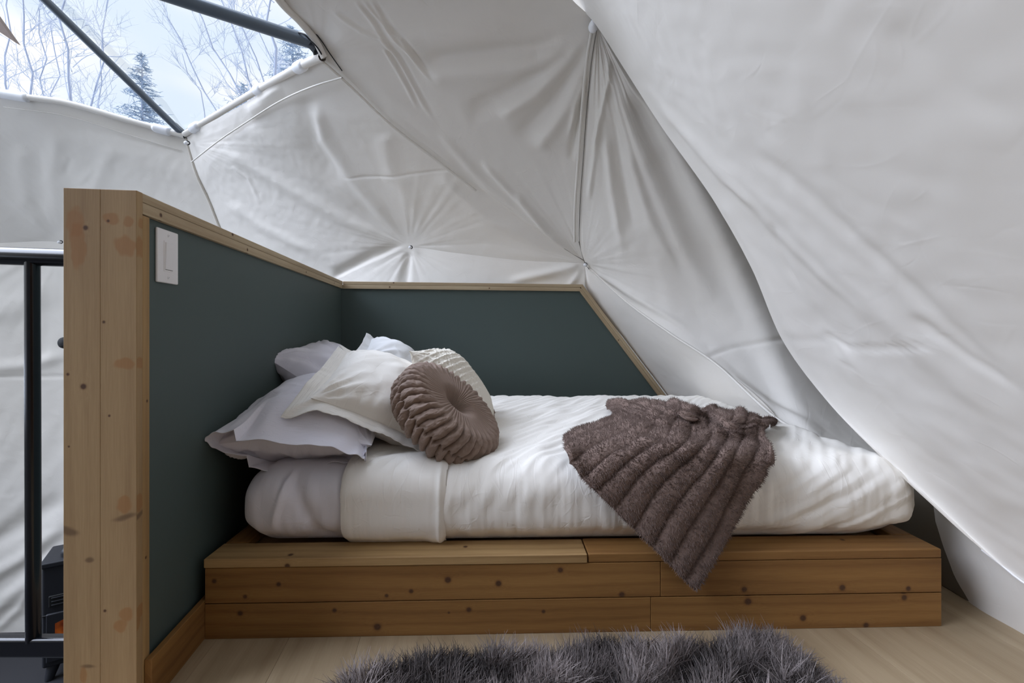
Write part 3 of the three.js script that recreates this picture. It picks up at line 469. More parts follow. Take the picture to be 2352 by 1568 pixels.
{
  const c = thing('bedspread', 'cream cotton bedspread tucked in over most of the bed', 'bedspread', BP, TB);
  const e = 0.010, g = puffBox(MX0 + 0.1, MX1 + 0.012, MY0 - 0.004, MY1 + e, MZ0 - e, MZ1 + e, 0.092, 380, 60, 220, (q) => q.x > CX0 + 0.22);
  displaceN(g, (v, n) => coverFolds(v, n) - 0.014 * smooth(0.26, 0.2, v.y) * smooth(0.3, 0.9, n.z) - 0.02 * smooth(1.75, 1.92, v.x) * smooth(0.27, 0.2, v.y));
  part('spread', g, M.cover, c);
  const e2 = 0.019, b = puffBox(CX0 - 0.3, CX1 + 0.3, MY0 - 0.012, MY1 + e2, MZ0 - e2, MZ1 + e2, 0.094, 330, 60, 160, (q) => q.x > CX0 + 0.008 * noise(q.y * 9, q.z * 7) && q.x < CX1 + 0.006 * noise(q.y * 11, q.z * 5, 4) && q.z > -0.95);
  displaceN(b, (v, n) => { const fr = smooth(0.25, 0.85, n.z), ed = Math.exp(-Math.min(v.x - CX0, CX1 - v.x) / 0.012); return 0.6 * coverFolds(v, n) - 0.007 * ed + fr * (0.006 * Math.exp(-(((v.x - CX1 + 0.016) / 0.007) ** 2)) - 0.008 * smooth(0.235, 0.195, v.y) + 0.010 * Math.exp(-(((v.x - CX1 + 0.03) / 0.02) ** 2)) * smooth(0.25, 0.20, v.y)); });
  part('folded_band', b, M.cover, c);
}

// ---------------------------------------------------------------- pillows
// a stuffed square or oblong: x and z across, y through; returns the body (and a flat flange if asked for)
function pillowGeo(w, l, t, o = {}) {
  const n = o.n ?? 110, sd = o.seed ?? 0, fl = o.flange ?? 0, amp = o.wr ?? 0.012, pts = [], idx = [], uv = [];
  const W = w / 2, L = l / 2, corner = o.corner ?? 0.10;
  for (const side of [1, -1]) for (let j = 0; j <= n; j++) for (let i = 0; i <= n; i++) {
    const u = i / n * 2 - 1, v = j / n * 2 - 1, bx = clamp((1 - Math.abs(u)) / 0.98), bz = clamp((1 - Math.abs(v)) / 0.98);
    const pr = Math.pow(1 - Math.pow(Math.abs(u), 2.6), 0.62) * Math.pow(1 - Math.pow(Math.abs(v), 2.6), 0.62);
    let x = W * u * (1 - corner * (1 - v * v) * Math.pow(Math.abs(u), 3)), z = L * v * (1 - corner * (1 - u * u) * Math.pow(Math.abs(v), 3));
    const rim = Math.min(bx, bz), edge = Math.exp(-rim / 0.22), along = bx < bz ? z : x;
    let h = amp * (0.9 * noise(x * 7 + sd, z * 7, side * 3 + sd) + 0.5 * noise(x * 17, z * 17, sd + side) + 0.8 * edge * noise(along * 38, sd + 5, rim * 2)) + amp * 0.7 * (1 - Math.abs(noise(x * 9 + 2 * noise(z * 5), z * 6 + sd, side + 9)) * 3) * 0.35;
    for (const [cx, cz] of [[-1, -1], [1, -1], [-1, 1], [1, 1]]) { const dx = u - cx, dz = v - cz, r = Math.hypot(dx, dz); h += amp * 0.9 * Math.exp(-r / 0.5) * Math.sin(Math.atan2(dz, dx) * 15 + sd) * smooth(0, 0.3, r); }
    let y = side * (t / 2 * pr + h * smooth(0, 0.25, pr));
    y += (o.bend ? o.bend(u, v) : 0);
    pts.push(x, y, z); uv.push(x, z);
  }
  const N = (n + 1) * (n + 1);
  for (let s = 0; s < 2; s++) for (let j = 0; j < n; j++) for (let i = 0; i < n; i++) { const a = s * N + j * (n + 1) + i, b = a + 1, c = a + n + 1, d = c + 1; if (s === 0) idx.push(a, c, d, a, d, b); else idx.push(a, d, c, a, b, d); }
  const g = new THREE.BufferGeometry(); g.setAttribute('position', new THREE.BufferAttribute(new Float32Array(pts), 3)); g.setAttribute('uv', new THREE.BufferAttribute(new Float32Array(uv), 2)); g.setIndex(idx); g.computeVertexNormals();
  const out = [g];
  if (fl) {
    const m = 260, rows = 7, hw = (q) => { const s = ((q % 4) + 4) % 4, k = Math.floor(s), f = (s - k) * 2 - 1; return [[f, -1], [1, f], [-f, 1], [-1, -f]][k]; };
    const ring = gridGeo(m, rows, (q, r) => {
      const [u, v] = hw(q * 4), x = W * u * (1 - corner * (1 - v * v) * Math.pow(Math.abs(u), 3)), z = L * v * (1 - corner * (1 - u * u) * Math.pow(Math.abs(v), 3)), k = -0.14 + 1.14 * r;
      const cx = Math.abs(u) > 0.999 ? Math.sign(u) : u * 1.0, cz = Math.abs(v) > 0.999 ? Math.sign(v) : v;
      const ex = fl * k * (Math.abs(u) >= 0.999 ? Math.sign(u) : u ** 5), ez = fl * k * (Math.abs(v) >= 0.999 ? Math.sign(v) : v ** 5);
      const droop = o.droop ? o.droop(u, v, r) : 0, wv = 0.010 * r * noise(q * 34, sd + 2, r * 0.7) + 0.006 * r * noise(q * 80, sd);
      return V(x + ex, wv + droop + (o.bend ? o.bend(u, v) : 0), z + ez);
    });
    out.push(solidify(ring, m, rows, 0.0022));
  }
  return out;
}
function placed(name, label, category, center, ex, ey, group) { const o = thing(name, label, category, center, 0, group); o.quaternion.copy(basis(ex, ey)); return o; }
{ // near pillow lying along the wall, its open end to the viewer
  const o = placed('bed_pillow', 'white pillow lying by the left half wall, open case end drooping toward the viewer', 'pillow', V(-0.648, 0.512, -1.575), V(0.985, -0.03, -0.13), V(0, 1, 0));
  const [b] = pillowGeo(0.43, 0.60, 0.235, { seed: 3, wr: 0.014, corner: 0.05, bend: (u, v) => -0.030 * smooth(-0.2, 1, v) - 0.015 * u * u });
  part('case', b, M.pillow, o);
  // loose end of the case: a flattened, open sleeve with drooping lips
  const sleeve = gridGeo(150, 26, (q, r) => {
    const a = q * 2 * Math.PI, ca = Math.cos(a), sa = Math.sin(a), k = smooth(0, 1, r);
    const wx = mixn(0.165, 0.205 + 0.012 * noise(q * 9, 4), k) , wy = mixn(0.105, 0.052 + 0.026 * noise(ca * 1.7, sa * 1.7, 5), k);
    const lip = sa > 0 ? 0.030 * sa : -0.045 * -sa;                    // the upper lip reaches further than the lower one
    const x = wx * Math.sign(ca) * Math.pow(Math.abs(ca), 0.8), y = -0.02 - 0.035 * k + wy * sa + 0.010 * k * noise(q * 22, r * 2, 8) - (sa > 0 ? 0.028 * k * (0.5 + 0.5 * ca) : 0) + (ca < -0.5 ? 0.03 * k : 0);
    return V(x, y, 0.20 + r * (0.135 + lip) + 0.008 * noise(q * 12, r));
  });
  part('case_hem', solidify(sleeve, 150, 26, 0.002), M.pillow, o);
}
{ // far pillow propped in the corner of the wall
  const o = placed('bed_pillow', 'white pillow propped farther back against the left half wall, mostly hidden', 'pillow', V(-0.765, 0.575, -2.02), V(0.78, -0.60, -0.10), V(0.60, 0.78, 0));
  part('case', pillowGeo(0.44, 0.60, 0.20, { seed: 11, wr: 0.013 })[0], M.pillow, o);
}
{ // cream sham in front, leaning back on the near pillow
  const a = at(640, 874, 1.25), b = at(1040, 1048, 1.362), c = at(806, 800, 1.80);
  const ex = b.clone().sub(a), ez = a.clone().sub(c), ctr = b.clone().add(c).multiplyScalar(0.5);
  const ey = new THREE.Vector3().crossVectors(ez, ex).normalize();
  const o = placed('pillow_sham', 'cream flanged pillow sham leaning in front, its near corner hanging free', 'pillow', ctr.addScaledVector(ey, -0.018), ex, ey);
  const fl = 0.042, w = ex.length() - 2 * fl, l = ez.length() * 0.98 - 2 * fl;
  const gs = pillowGeo(w, l, 0.215, { seed: 21, wr: 0.012, flange: fl, corner: 0.04, bend: (u, v) => 0.012 * (1 - u * u) - 0.01 * v, droop: (u, v, r) => (u < -0.75 && v > 0.6 ? -0.055 * r * smooth(0.6, 1, v) * smooth(-0.75, -1, u) : 0) + (v > 0.98 ? -0.012 * r : 0) });
  part('case', gs[0], M.sham, o); part('flange', gs[1], M.sham, o);
}
{ // white sham behind it
  const a = at(818, 786, 1.92), b = at(990, 905, 2.02), c = at(880, 764, 2.35);
  const ex = b.clone().sub(a).multiplyScalar(1.12), ez = a.clone().sub(c), ctr = b.clone().add(c).multiplyScalar(0.5), ey = new THREE.Vector3().crossVectors(ez, ex).normalize();
  const o = placed('pillow_sham', 'white flanged pillow sham standing behind the cream one, near the corner', 'pillow', ctr.addScaledVector(ey, -0.05), ex, ey);
  const fl = 0.036, gs = pillowGeo(ex.length() - 2 * fl, ez.length() - 2 * fl, 0.21, { seed: 31, wr: 0.012, flange: fl, corner: 0.04 });
  part('case', gs[0], M.shamWhite, o); part('flange', gs[1], M.shamWhite, o);
}
{ // ribbed cream chenille cushion
  const chen = std('#e9e3d6', 0.95), ctr = at(1048, 893, 1.76);
  const o = placed('throw_cushion', 'square cream cushion with nubby chenille rows, behind the round brown one', 'cushion', ctr, V(0.58, -0.80, 0.10), V(0.80, 0.58, 0.10));
  const g = pillowGeo(0.37, 0.42, 0.17, { seed: 41, wr: 0.004, n: 220, corner: 0.06 })[0];
  displaceN(g, (v) => { const row = Math.sin(v.x * 2 * Math.PI / 0.024), on = smooth(-0.25, 0.35, noise(v.x * 4, v.z * 4, 2) + 0.25); return on * (0.0045 * Math.max(0, row) * (0.55 + 0.9 * Math.abs(noise(v.x * 90, v.z * 90, 5))) + 0.003 * noise(v.x * 120, v.z * 120, v.y * 120)) + 0.0008 * noise(v.x * 260, v.z * 260); });
  part('cover', g, chen, o);
}
// round velvet cushion: a thick disc, pleated to a button on each face and braided round the rim
function roundCushion(R, T, mat, btn, name, label, ctr, axis, group, nq = 720, ns = 170) {
  const o = placed(name, label, 'cushion', ctr, V(0, 1, 0).cross(axis).normalize(), axis, group);
  const NP = 62, prof = (s) => { // s 0..1 from one face's centre over the rim to the other
    const a = Math.abs(s - 0.5) * 2, sg = s < 0.5 ? 1 : -1;                                 // a 0 on the rim's middle, 1 in the centre
    const q = clamp(1 - a); const rimA = smooth(0, 1, 1 - a);
    const ang = (1 - a) * Math.PI / 2 * 1.0; const k = a < 0.42 ? a / 0.42 : 1;
    if (a < 0.42) { const th = k * Math.PI / 2; return [R - T / 2 + T / 2 * Math.pow(Math.cos(th), 0.75), sg * T / 2 * Math.pow(Math.sin(th), 0.9)]; }
    const m = (a - 0.42) / 0.58, rad = (R - T / 2) * (1 - m); return [rad, sg * (T / 2 - 0.045 * Math.pow(smooth(0.35, 1, m), 1.3) * (T / 0.13))];
  };
  const g = gridGeo(nq, ns, (q, s) => {
    const ph = q * 2 * Math.PI, [r0, y0] = prof(s), a = (s - 0.5) * 2, aa = Math.abs(a), [r1, y1] = prof(clamp(s + 0.004)), [r2, y2] = prof(clamp(s - 0.004));
    let nr = -(y1 - y2), ny = (r1 - r2); const l = Math.hypot(nr, ny) || 1; nr /= l; ny /= l; 
    let h = 0;
    const face = smooth(0.30, 0.5, aa) * smooth(1.0, 0.9, aa), jit = 0.8 * noise(q * 30, a * 2, 3);
    h += face * 0.0045 * (Math.abs(Math.sin(ph * NP / 2 + jit)) - 0.5) * (0.4 + 0.6 * r0 / R);
    const rim = smooth(0.46, 0.30, aa);
    const ta = clamp(aa / 0.42), cen = 0.10 * (Math.abs(((q * 36) % 1) * 2 - 1) - 0.5), side = (a / 0.42) > cen ? 0.5 : 0;   // two rows of strands meet on a zigzag
    const zig = q * 36 + side + 0.95 * ta + 0.25 * noise(q * 50, a * 3, 4), fr = zig - Math.floor(zig);
    const lap = Math.pow(Math.sin(Math.PI * Math.pow(fr, 0.75)), 0.6);                       // each strand is a padded fold lapping the next
    h += rim * (0.017 * lap - 0.011 + 0.004 * noise(zig * 2.5, a * 14, 6) + 0.002 * noise(q * 300, a * 30, 7) - 0.004 * Math.exp(-((((a / 0.42) - cen) / 0.10) ** 2)));
    return V((r0 + nr * h) * Math.cos(ph), y0 + ny * h, (r0 + nr * h) * Math.sin(ph));
  });
  part('cover', g, mat, o);
  for (const s of [1, -1]) { const b = new THREE.SphereGeometry(0.016, 18, 12); b.scale(1, 0.6, 1); b.translate(0, s * (T / 2 - 0.042 * (T / 0.13)), 0); part('button', b, btn, o); }
  return o;
}
const velvet = phys('#897568', 0.72, { sheen: 0.6, sheenColor: new THREE.Color(0.55, 0.48, 0.44), sheenRoughness: 0.45 });
roundCushion(0.186, 0.125, velvet, velvet, 'round_cushion', 'round taupe velvet cushion with a braided rim, leaning on the cream sham', at(1026, 950, 1.44), V(0.66, 0.69, 0.20).normalize());
roundCushion(0.150, 0.10, velvet, velvet, 'round_cushion', 'dark brown cushion edge peeping out behind the chenille cushion', at(1080, 920, 1.95), V(0.82, 0.5, 0.05).normalize(), null, 360, 90);
// ---------------------------------------------------------------- ribbed faux fur throw
{
  const o = thing('throw_blanket', 'brown faux fur throw with padded ribs, bunched on the bed and hanging over its edge', 'blanket', V(0, 0, 0));
  const TOPY = 0.432;
  const top = (x, y, h = 0) => atY(x, y, TOPY + h);
  const frontZ = (x) => { const X = (x - 1176) / F; return 1.1745 + 0.045; };
  const hang = (x, y, out = 0) => { const X = (x - 1176) / F, d = (1.1745 + 0.0268 * 0.7823 + 0.030 - out) / (1 - 0.0268 * X); return at(x, y, d); };   // on the plane of the mattress side
  // control grid: columns run across the ribs from the hanging right edge to the left edge, rows run along the ribs from the hanging hem up and over
  const G = [
    // hem corner ... hem left
    [hang(1598, 1356, 0.055), hang(1560, 1320, 0.055), hang(1504, 1262, 0.05), hang(1440, 1200, 0.04), hang(1378, 1138, 0.03), hang(1332, 1092, 0.012), hang(1300, 1040, -0.02), top(1297, 1008, 0.012)],
    [hang(1652, 1268, 0.05), hang(1606, 1224, 0.055), hang(1552, 1176, 0.055), hang(1494, 1126, 0.045), hang(1432, 1086, 0.03), hang(1380, 1052, 0.0), top(1340, 1012, 0.03), top(1330, 984, 0.014)],
    [hang(1706, 1168, 0.035), hang(1658, 1130, 0.05), hang(1606, 1098, 0.05), hang(1552, 1066, 0.035), hang(1490, 1044, 0.015), top(1432, 1024, 0.035), top(1392, 992, 0.034), top(1386, 968, 0.014)],
    [hang(1756, 1090, 0.022), hang(1704, 1062, 0.03), hang(1654, 1044, 0.025), hang(1600, 1030, 0.015), top(1540, 1018, 0.05), top(1480, 998, 0.05), top(1440, 972, 0.045), top(1412, 956, 0.02)],
    [hang(1778, 1040, 0.0), top(1724, 1022, 0.022), top(1672, 1012, 0.03), top(1616, 1002, 0.045), top(1556, 990, 0.055), top(1500, 974, 0.06), top(1456, 956, 0.05), top(1408, 946, 0.022)],
    [top(1748, 994, 0.018), top(1716, 992, 0.04), top(1668, 986, 0.055), top(1620, 976, 0.05), top(1570, 966, 0.07), top(1516, 954, 0.075), top(1456, 942, 0.055), top(1396, 938, 0.02)],
    [top(1760, 978, 0.02), top(1722, 972, 0.05), top(1676, 966, 0.075), top(1630, 956, 0.05), top(1580, 948, 0.09), top(1524, 940, 0.07), top(1460, 932, 0.05), top(1394, 932, 0.018)],
    [top(1788, 966, 0.012), top(1740, 958, 0.035), top(1690, 950, 0.05), top(1640, 944, 0.055), top(1580, 938, 0.07), top(1524, 930, 0.045), top(1460, 927, 0.03), top(1392, 926, 0.010)],
  ];
  const cm = (p0, p1, p2, p3, t) => { const t2 = t * t, t3 = t2 * t; return V(0, 0, 0).addScaledVector(p0, -0.5 * t + t2 - 0.5 * t3).addScaledVector(p1, 1 - 2.5 * t2 + 1.5 * t3).addScaledVector(p2, 0.5 * t + 2 * t2 - 1.5 * t3).addScaledVector(p3, -0.5 * t2 + 0.5 * t3); };
  const row = (r, u) => { const n = r.length - 1, s = clamp(u) * n, i = Math.min(n - 1, Math.floor(s)); return cm(r[Math.max(0, i - 1)], r[i], r[i + 1], r[Math.min(n, i + 2)], s - i); };
  const surf = (u, v) => { const n = G.length - 1, s = clamp(v) * n, i = Math.min(n - 1, Math.floor(s)), q = (k) => row(G[Math.min(n, Math.max(0, k))], u); return cm(q(i - 1), q(i), q(i + 1), q(i + 2), s - i); };
  const nu = 330, nv = 300, g = gridGeo(nu, nv, surf, [0.6, 0.9]), p = g.attributes.position, nn = g.attributes.normal, a = V(), b = V();
  const eye = V(0, EYE, 0); let flipN = 0; for (let i = 0; i < 3000; i += 7) { a.fromBufferAttribute(p, i); b.fromBufferAttribute(nn, i); flipN += eye.clone().sub(a).dot(b) > 0 ? 1 : -1; }
  const sgn = flipN > 0 ? 1 : -1; const RIBS = 10.0;
  for (let i = 0; i < p.count; i++) {
    const u = (i % (nu + 1)) / nu, v = Math.floor(i / (nu + 1)) / nv; a.fromBufferAttribute(p, i); b.fromBufferAttribute(nn, i);
    const bun = smooth(0.45, 0.72, v);                                     // how bunched it is
    const wander = 0.25 * noise(u * 3, v * 4, 2) * (1 + bun) , rib = Math.abs(Math.sin(Math.PI * (u * RIBS + wander)));
    let h = 0.0135 * Math.pow(rib, 0.48);
    const x = (a.x + 0.3 * a.z), y = a.y;
    h += 0.012 * noise(u * 7 + 2, v * 9, 5) * smooth(0.08, 0.4, v) + bun * (0.030 * noise(u * 6 + 4, v * 13, 7) + 0.010 * noise(u * 11, v * 18, 9));
    h += 0.010 * smooth(0.02, 0.2, v) * Math.max(0, noise(u * 6, v * 3.2 + u * 2, 11));
    const e = Math.min(u, 1 - u, v * 1.2, (1 - v)) / 0.02; h += -0.010 * (1 - smooth(0, 1, e));
    h += 0.0011 * noise(a.x * 260, a.y * 260, a.z * 260) + 0.0009 * noise(a.x * 120, a.y * 120, a.z * 120);
    a.addScaledVector(b, sgn * h); p.setXYZ(i, a.x, a.y, a.z);
  }
  g.computeVertexNormals();
  if (sgn < 0) { const ix = g.index.array; for (let i = 0; i < ix.length; i += 3) { const t = ix[i + 1]; ix[i + 1] = ix[i + 2]; ix[i + 2] = t; } g.computeVertexNormals(); }
  const furT = pattern(512, 512, (u, v, i, j) => { const n = noise(i * 0.45, j * 0.22, 1) * 0.6 + noise(i * 0.12, j * 0.09, 2) * 0.5 + 0.3 * noise(i * 0.9, j * 0.5, 3); return [122 + 24 * n, 103 + 22 * n, 94 + 21 * n]; }, true);
  const fm = phys('#ffffff', 0.95, { map: rep(furT, 5, 5), bumpMap: rep(furT, 5, 5), bumpScale: 0.002, sheen: 0.3, sheenColor: new THREE.Color(0.5, 0.45, 0.43), sheenRoughness: 0.6 });
  const body = part('pile', g, fm, o);
  // short pile standing off the ribs
  const hair = new THREE.ConeGeometry(0.0009, 0.010, 3, 1, true); hair.translate(0, 0.0045, 0);
  const NH = 30000, im = new THREE.InstancedMesh(hair, phys('#ffffff', 0.9, {}), NH), m4 = new THREE.Matrix4(), Q = new THREE.Quaternion(), up = V(0, 1, 0), S = V(1, 1, 1), col = new THREE.Color();
  seed(404); const N2 = g.attributes.normal, P2 = g.attributes.position;
  const d = V();
  for (let k = 0; k < NH; k++) {
    const u = rnd() * nu, v = rnd() * nv, i0 = Math.floor(v) * (nu + 1) + Math.floor(u), i1 = Math.min(P2.count - 1, i0 + nu + 2), f = rnd();
    a.fromBufferAttribute(P2, i0).lerp(b.fromBufferAttribute(P2, i1), f); d.fromBufferAttribute(N2, i0);
    d.add(V(rr(-0.4, 0.4), rr(-0.6, 0.2), rr(-0.4, 0.4))).normalize(); Q.setFromUnitVectors(up, d); const s = rr(0.6, 1.15); S.set(1, s, 1);
    im.setMatrixAt(k, m4.compose(a, Q, S)); const t = 0.92 + 0.16 * rnd() + 0.12 * noise(a.x * 40, a.y * 40, a.z * 40); col.setRGB(0.185 * t, 0.131 * t, 0.110 * t); im.setColorAt(k, col);
  }
  im.name = 'pile_hairs'; im.castShadow = im.receiveShadow = true; im.userData.kind = 'stuff'; o.add(im);
}
// ---------------------------------------------------------------- shaggy rug
{
  const o = thing('fur_rug', 'shaggy grey brown faux fur rug on the floor in front of the bed', 'rug', V(0.12, 0, -0.93));
  const out = [[-0.60, 0.30], [-0.56, 0.10], [-0.50, -0.02], [-0.40, -0.10], [-0.28, -0.14], [-0.13, -0.135], [0.0, -0.165], [0.12, -0.185], [0.24, -0.155], [0.34, -0.165], [0.44, -0.225], [0.515, -0.215], [0.54, -0.11], [0.565, 0.0], [0.60, 0.12], [0.60, 0.32], [0.4, 0.36], [-0.4, 0.36]].map((q) => new THREE.Vector2(...q));
  const inside = (x, y) => { let c = false; for (let i = 0, j = out.length - 1; i < out.length; j = i++) { const A = out[i], B = out[j]; if ((A.y > y) !== (B.y > y) && x < (B.x - A.x) * (y - A.y) / (B.y - A.y) + A.x) c = !c; } return c; };
  const distEdge = (x, y) => { let b = 9; for (let i = 0, j = out.length - 1; i < out.length; j = i++) { const A = out[j], B = out[i], dx = B.x - A.x, dy = B.y - A.y, t = clamp(((x - A.x) * dx + (y - A.y) * dy) / (dx * dx + dy * dy)); b = Math.min(b, Math.hypot(x - A.x - t * dx, y - A.y - t * dy)); } return b; };
  const sh = new THREE.Shape(out), bg = new THREE.ExtrudeGeometry(sh, { depth: 0.010, bevelEnabled: true, bevelSize: 0.004, bevelThickness: 0.003, bevelSegments: 2 }); bg.rotateX(Math.PI / 2); bg.translate(0, 0.0135, 0);
  part('backing', bg, std('#3b3432', 0.95), o);
  // one strand: a tapering bent spike
  const strand = (bend) => { const k = 4, R = 0.0019, g = new THREE.CylinderGeometry(0.00015, R, 1, 3, k, true); g.translate(0, 0.5, 0); const p = g.attributes.position; for (let i = 0; i < p.count; i++) { const y = p.getY(i); p.setX(i, p.getX(i) * (1 + 0.3 * Math.sin(y * 3)) + 0.055 * bend * y * y); p.setY(i, 0.055 * y * (1 - 0.22 * bend * bend * y)); } g.computeVertexNormals(); return g; };
  const m4 = new THREE.Matrix4(), Q = new THREE.Quaternion(), Q2 = new THREE.Quaternion(), S = V(), up = V(0, 1, 0), col = new THREE.Color(), pos = V(), d = V();
  seed(909);
  [0.35, 0.75].forEach((bend, kind) => {
    const N = 28000, im = new THREE.InstancedMesh(strand(bend), phys('#ffffff', 0.55, {}), N); let k = 0;
    while (k < N) {
      const x = rr(-0.62, 0.62), z = rr(-0.26, 0.37); if (!inside(x, z)) continue;
      const cx = x + 0.028 * noise(x * 22, z * 22, 3), cz = z + 0.028 * noise(x * 22, z * 22, 8), e = distEdge(x, z);
      const tuft = noise(cx * 13, cz * 13, 1), ang = 3.0 * noise(cx * 3.2 + 4, cz * 3.2, 2) + (kind ? 0.5 : 0) * rr(-1, 1) + 1.2 * tuft;
      const outw = smooth(0.10, 0.0, e), tilt = 0.85 + 0.45 * noise(cx * 8, cz * 8, 6) + rr(-0.25, 0.25);
      d.set(Math.cos(ang) * 0.9 + outw * x * 0.8 - 0.25, 0.55 + 0.4 * rnd() + 0.3 * Math.max(0, tuft), Math.sin(ang) * 0.5 - outw * 0.55 - 0.15).normalize(); d.lerp(up, 0.15 * (1 - tilt)).normalize();
      Q.setFromUnitVectors(up, d); Q2.setFromAxisAngle(up, rnd() * 6.283); Q.multiply(Q2);
      const L = rr(0.042, 0.082) * (0.85 + 0.35 * tuft) * (0.75 + 0.25 * smooth(0, 0.03, e)); S.set(1, L, 1); S.x = S.z = rr(0.7, 1.25);
      pos.set(x, 0.012 + 0.008 * tuft, z);
      im.setMatrixAt(k, m4.compose(pos, Q, V(S.x * L / 0.055, L / 0.055, S.z * L / 0.055)));
      const patch = noise(x * 6 + 2, z * 6, 12), t = clamp(0.36 + 0.6 * patch + 0.6 * tuft + rr(-0.2, 0.2)); col.setRGB(mixn(0.036, 0.36, t), mixn(0.029, 0.305, t), mixn(0.027, 0.29, t)); im.setColorAt(k, col); k++;
    }
    im.name = 'fur'; im.castShadow = im.receiveShadow = true; im.userData.kind = 'stuff'; o.add(im);
  });
}
// ---------------------------------------------------------------- railing, stove and what stands on the lower level
{
  const r = thing('railing', 'black steel tube railing beside the wooden end board, one baluster in view', 'railing', V(-1.05, 0, -1.2));
  const d = 1.2, L = (px, py, dd = d) => at(px, py, dd).sub(V(-1.05, 0, -1.2));
  part('handrail', rod(L(-700, 563, 1.16), L(215, 594.5, 1.21), 0.0232, 0.0232, 28), M.black, r);
  part('baluster', rod(L(74.5, 600, 1.2), L(77, 1470, 1.2), 0.0158, 0.0158, 20), M.black, r);
  part('baluster', rod(L(-300, 600, 1.19), L(-300, 1470, 1.19), 0.0158, 0.0158, 20), M.black, r);
  part('bottom_rail', new RoundedBoxGeometry(1.1, 0.05, 0.03, 3, 0.008).translate(-0.375, -0.033, 0.0), M.black, r);
  part('bracket', new RoundedBoxGeometry(0.09, 0.05, 0.06, 2, 0.006).translate(0.19, -0.033, 0.03), M.black, r);
  part('bracket', new RoundedBoxGeometry(0.09, 0.045, 0.06, 2, 0.006).translate(0.19, 0.187, 0.03), M.black, r);
}
{
  const cast = std('#191b22', 0.55), dark = std('#08080a', 0.6), d = 3.95;
  const ry = 0.576, w = 0.64, H = 1.0, dz = 0.38, corner = at(95, 1303, d);                // its near left corner
  const pos = V(corner.x + (w / 2) * Math.cos(ry) - (dz / 2) * Math.sin(ry), -2.25, corner.z - (w / 2) * Math.sin(ry) - (dz / 2) * Math.cos(ry));
  const s = thing('wood_stove', 'black cast iron wood stove with a glowing fire window, down on the lower floor', 'stove', pos, ry), f = dz / 2;
  part('body', new RoundedBoxGeometry(w, H - 0.12, dz, 4, 0.02).translate(0, 0.12 + (H - 0.12) / 2, 0), cast, s);
  part('top_plate', [new RoundedBoxGeometry(w + 0.03, 0.05, dz + 0.03, 3, 0.015).translate(0, H + 0.005, 0), new RoundedBoxGeometry(w * 0.68, 0.12, dz * 0.8, 5, 0.05).translate(0.0, H + 0.045, 0)], cast, s);
  part('flue_pipe', new THREE.CylinderGeometry(0.075, 0.075, 3.4, 28).translate(0, H + 1.75, -0.02), cast, s);
  const gr = part('grille', new RoundedBoxGeometry(w - 0.09, 0.10, 0.02, 3, 0.02).translate(0, H - 0.31, f + 0.004), dark, s);
  for (let k = 0; k < 3; k++) part('slat', new RoundedBoxGeometry(w - 0.13, 0.010, 0.014, 2, 0.004).translate(0, H - 0.34 + 0.03 * k, f + 0.014), cast, gr);
  const ledge = part('ledge', new RoundedBoxGeometry(w, 0.012, 0.02, 2, 0.004).translate(0, H - 0.425, f + 0.004), dark, s);
  const door = part('door', new RoundedBoxGeometry(w - 0.06, 0.42, 0.03, 3, 0.012).translate(0, 0.38, f + 0.008), cast, s);
  const hw = w / 2 - 0.09, arch = new THREE.Shape(); arch.moveTo(-hw, 0); arch.lineTo(-hw, 0.23); arch.quadraticCurveTo(0, 0.32, hw, 0.23); arch.lineTo(hw, 0); arch.closePath();
  const fg = new THREE.ExtrudeGeometry(arch, { depth: 0.006, bevelEnabled: false }); fg.translate(0, 0.27, f + 0.022);
  const fireT = pattern(128, 128, (u, v) => { const n = clamp(0.34 + 0.5 * fbm(u * 7, v * 5 - 1, 3, 3)); return [255 * clamp(0.30 + n), 255 * clamp(n * 0.95 + 0.1), 255 * clamp(n * 0.6)]; }, true); fireT.repeat.set(2, 2);
  part('fire_window', fg, std('#180d06', 0.3, { emissive: new THREE.Color('#e8a468'), emissiveIntensity: 0.2, emissiveMap: fireT }), door);
  for (const [x, z] of [[-1, 1], [1, 1], [-1, -1], [1, -1]]) part('leg', rod(V(x * 0.25, 0.14, z * 0.13), V(x * 0.28, 0, z * 0.16), 0.05, 0.03, 14), cast, s);
}
{ // round black wall lamp, half hidden by the end board
  const l = thing('wall_lamp', 'round black wall fitting half hidden by the wooden end board, behind the railing', 'wall lamp', at(148, 787, 4.0));
  const g = new THREE.LatheGeometry([[0, 0.03], [0.03, 0.028], [0.046, 0.016], [0.05, 0], [0.05, -0.03], [0, -0.03]].map((q) => new THREE.Vector2(...q)), 36); g.rotateX(Math.PI / 2); part('shade', g, M.blackMatte, l);
  part('stem', rod(V(0.0, 0, -0.02), V(0.02, 0, -0.12), 0.012), M.blackMatte, l);
}
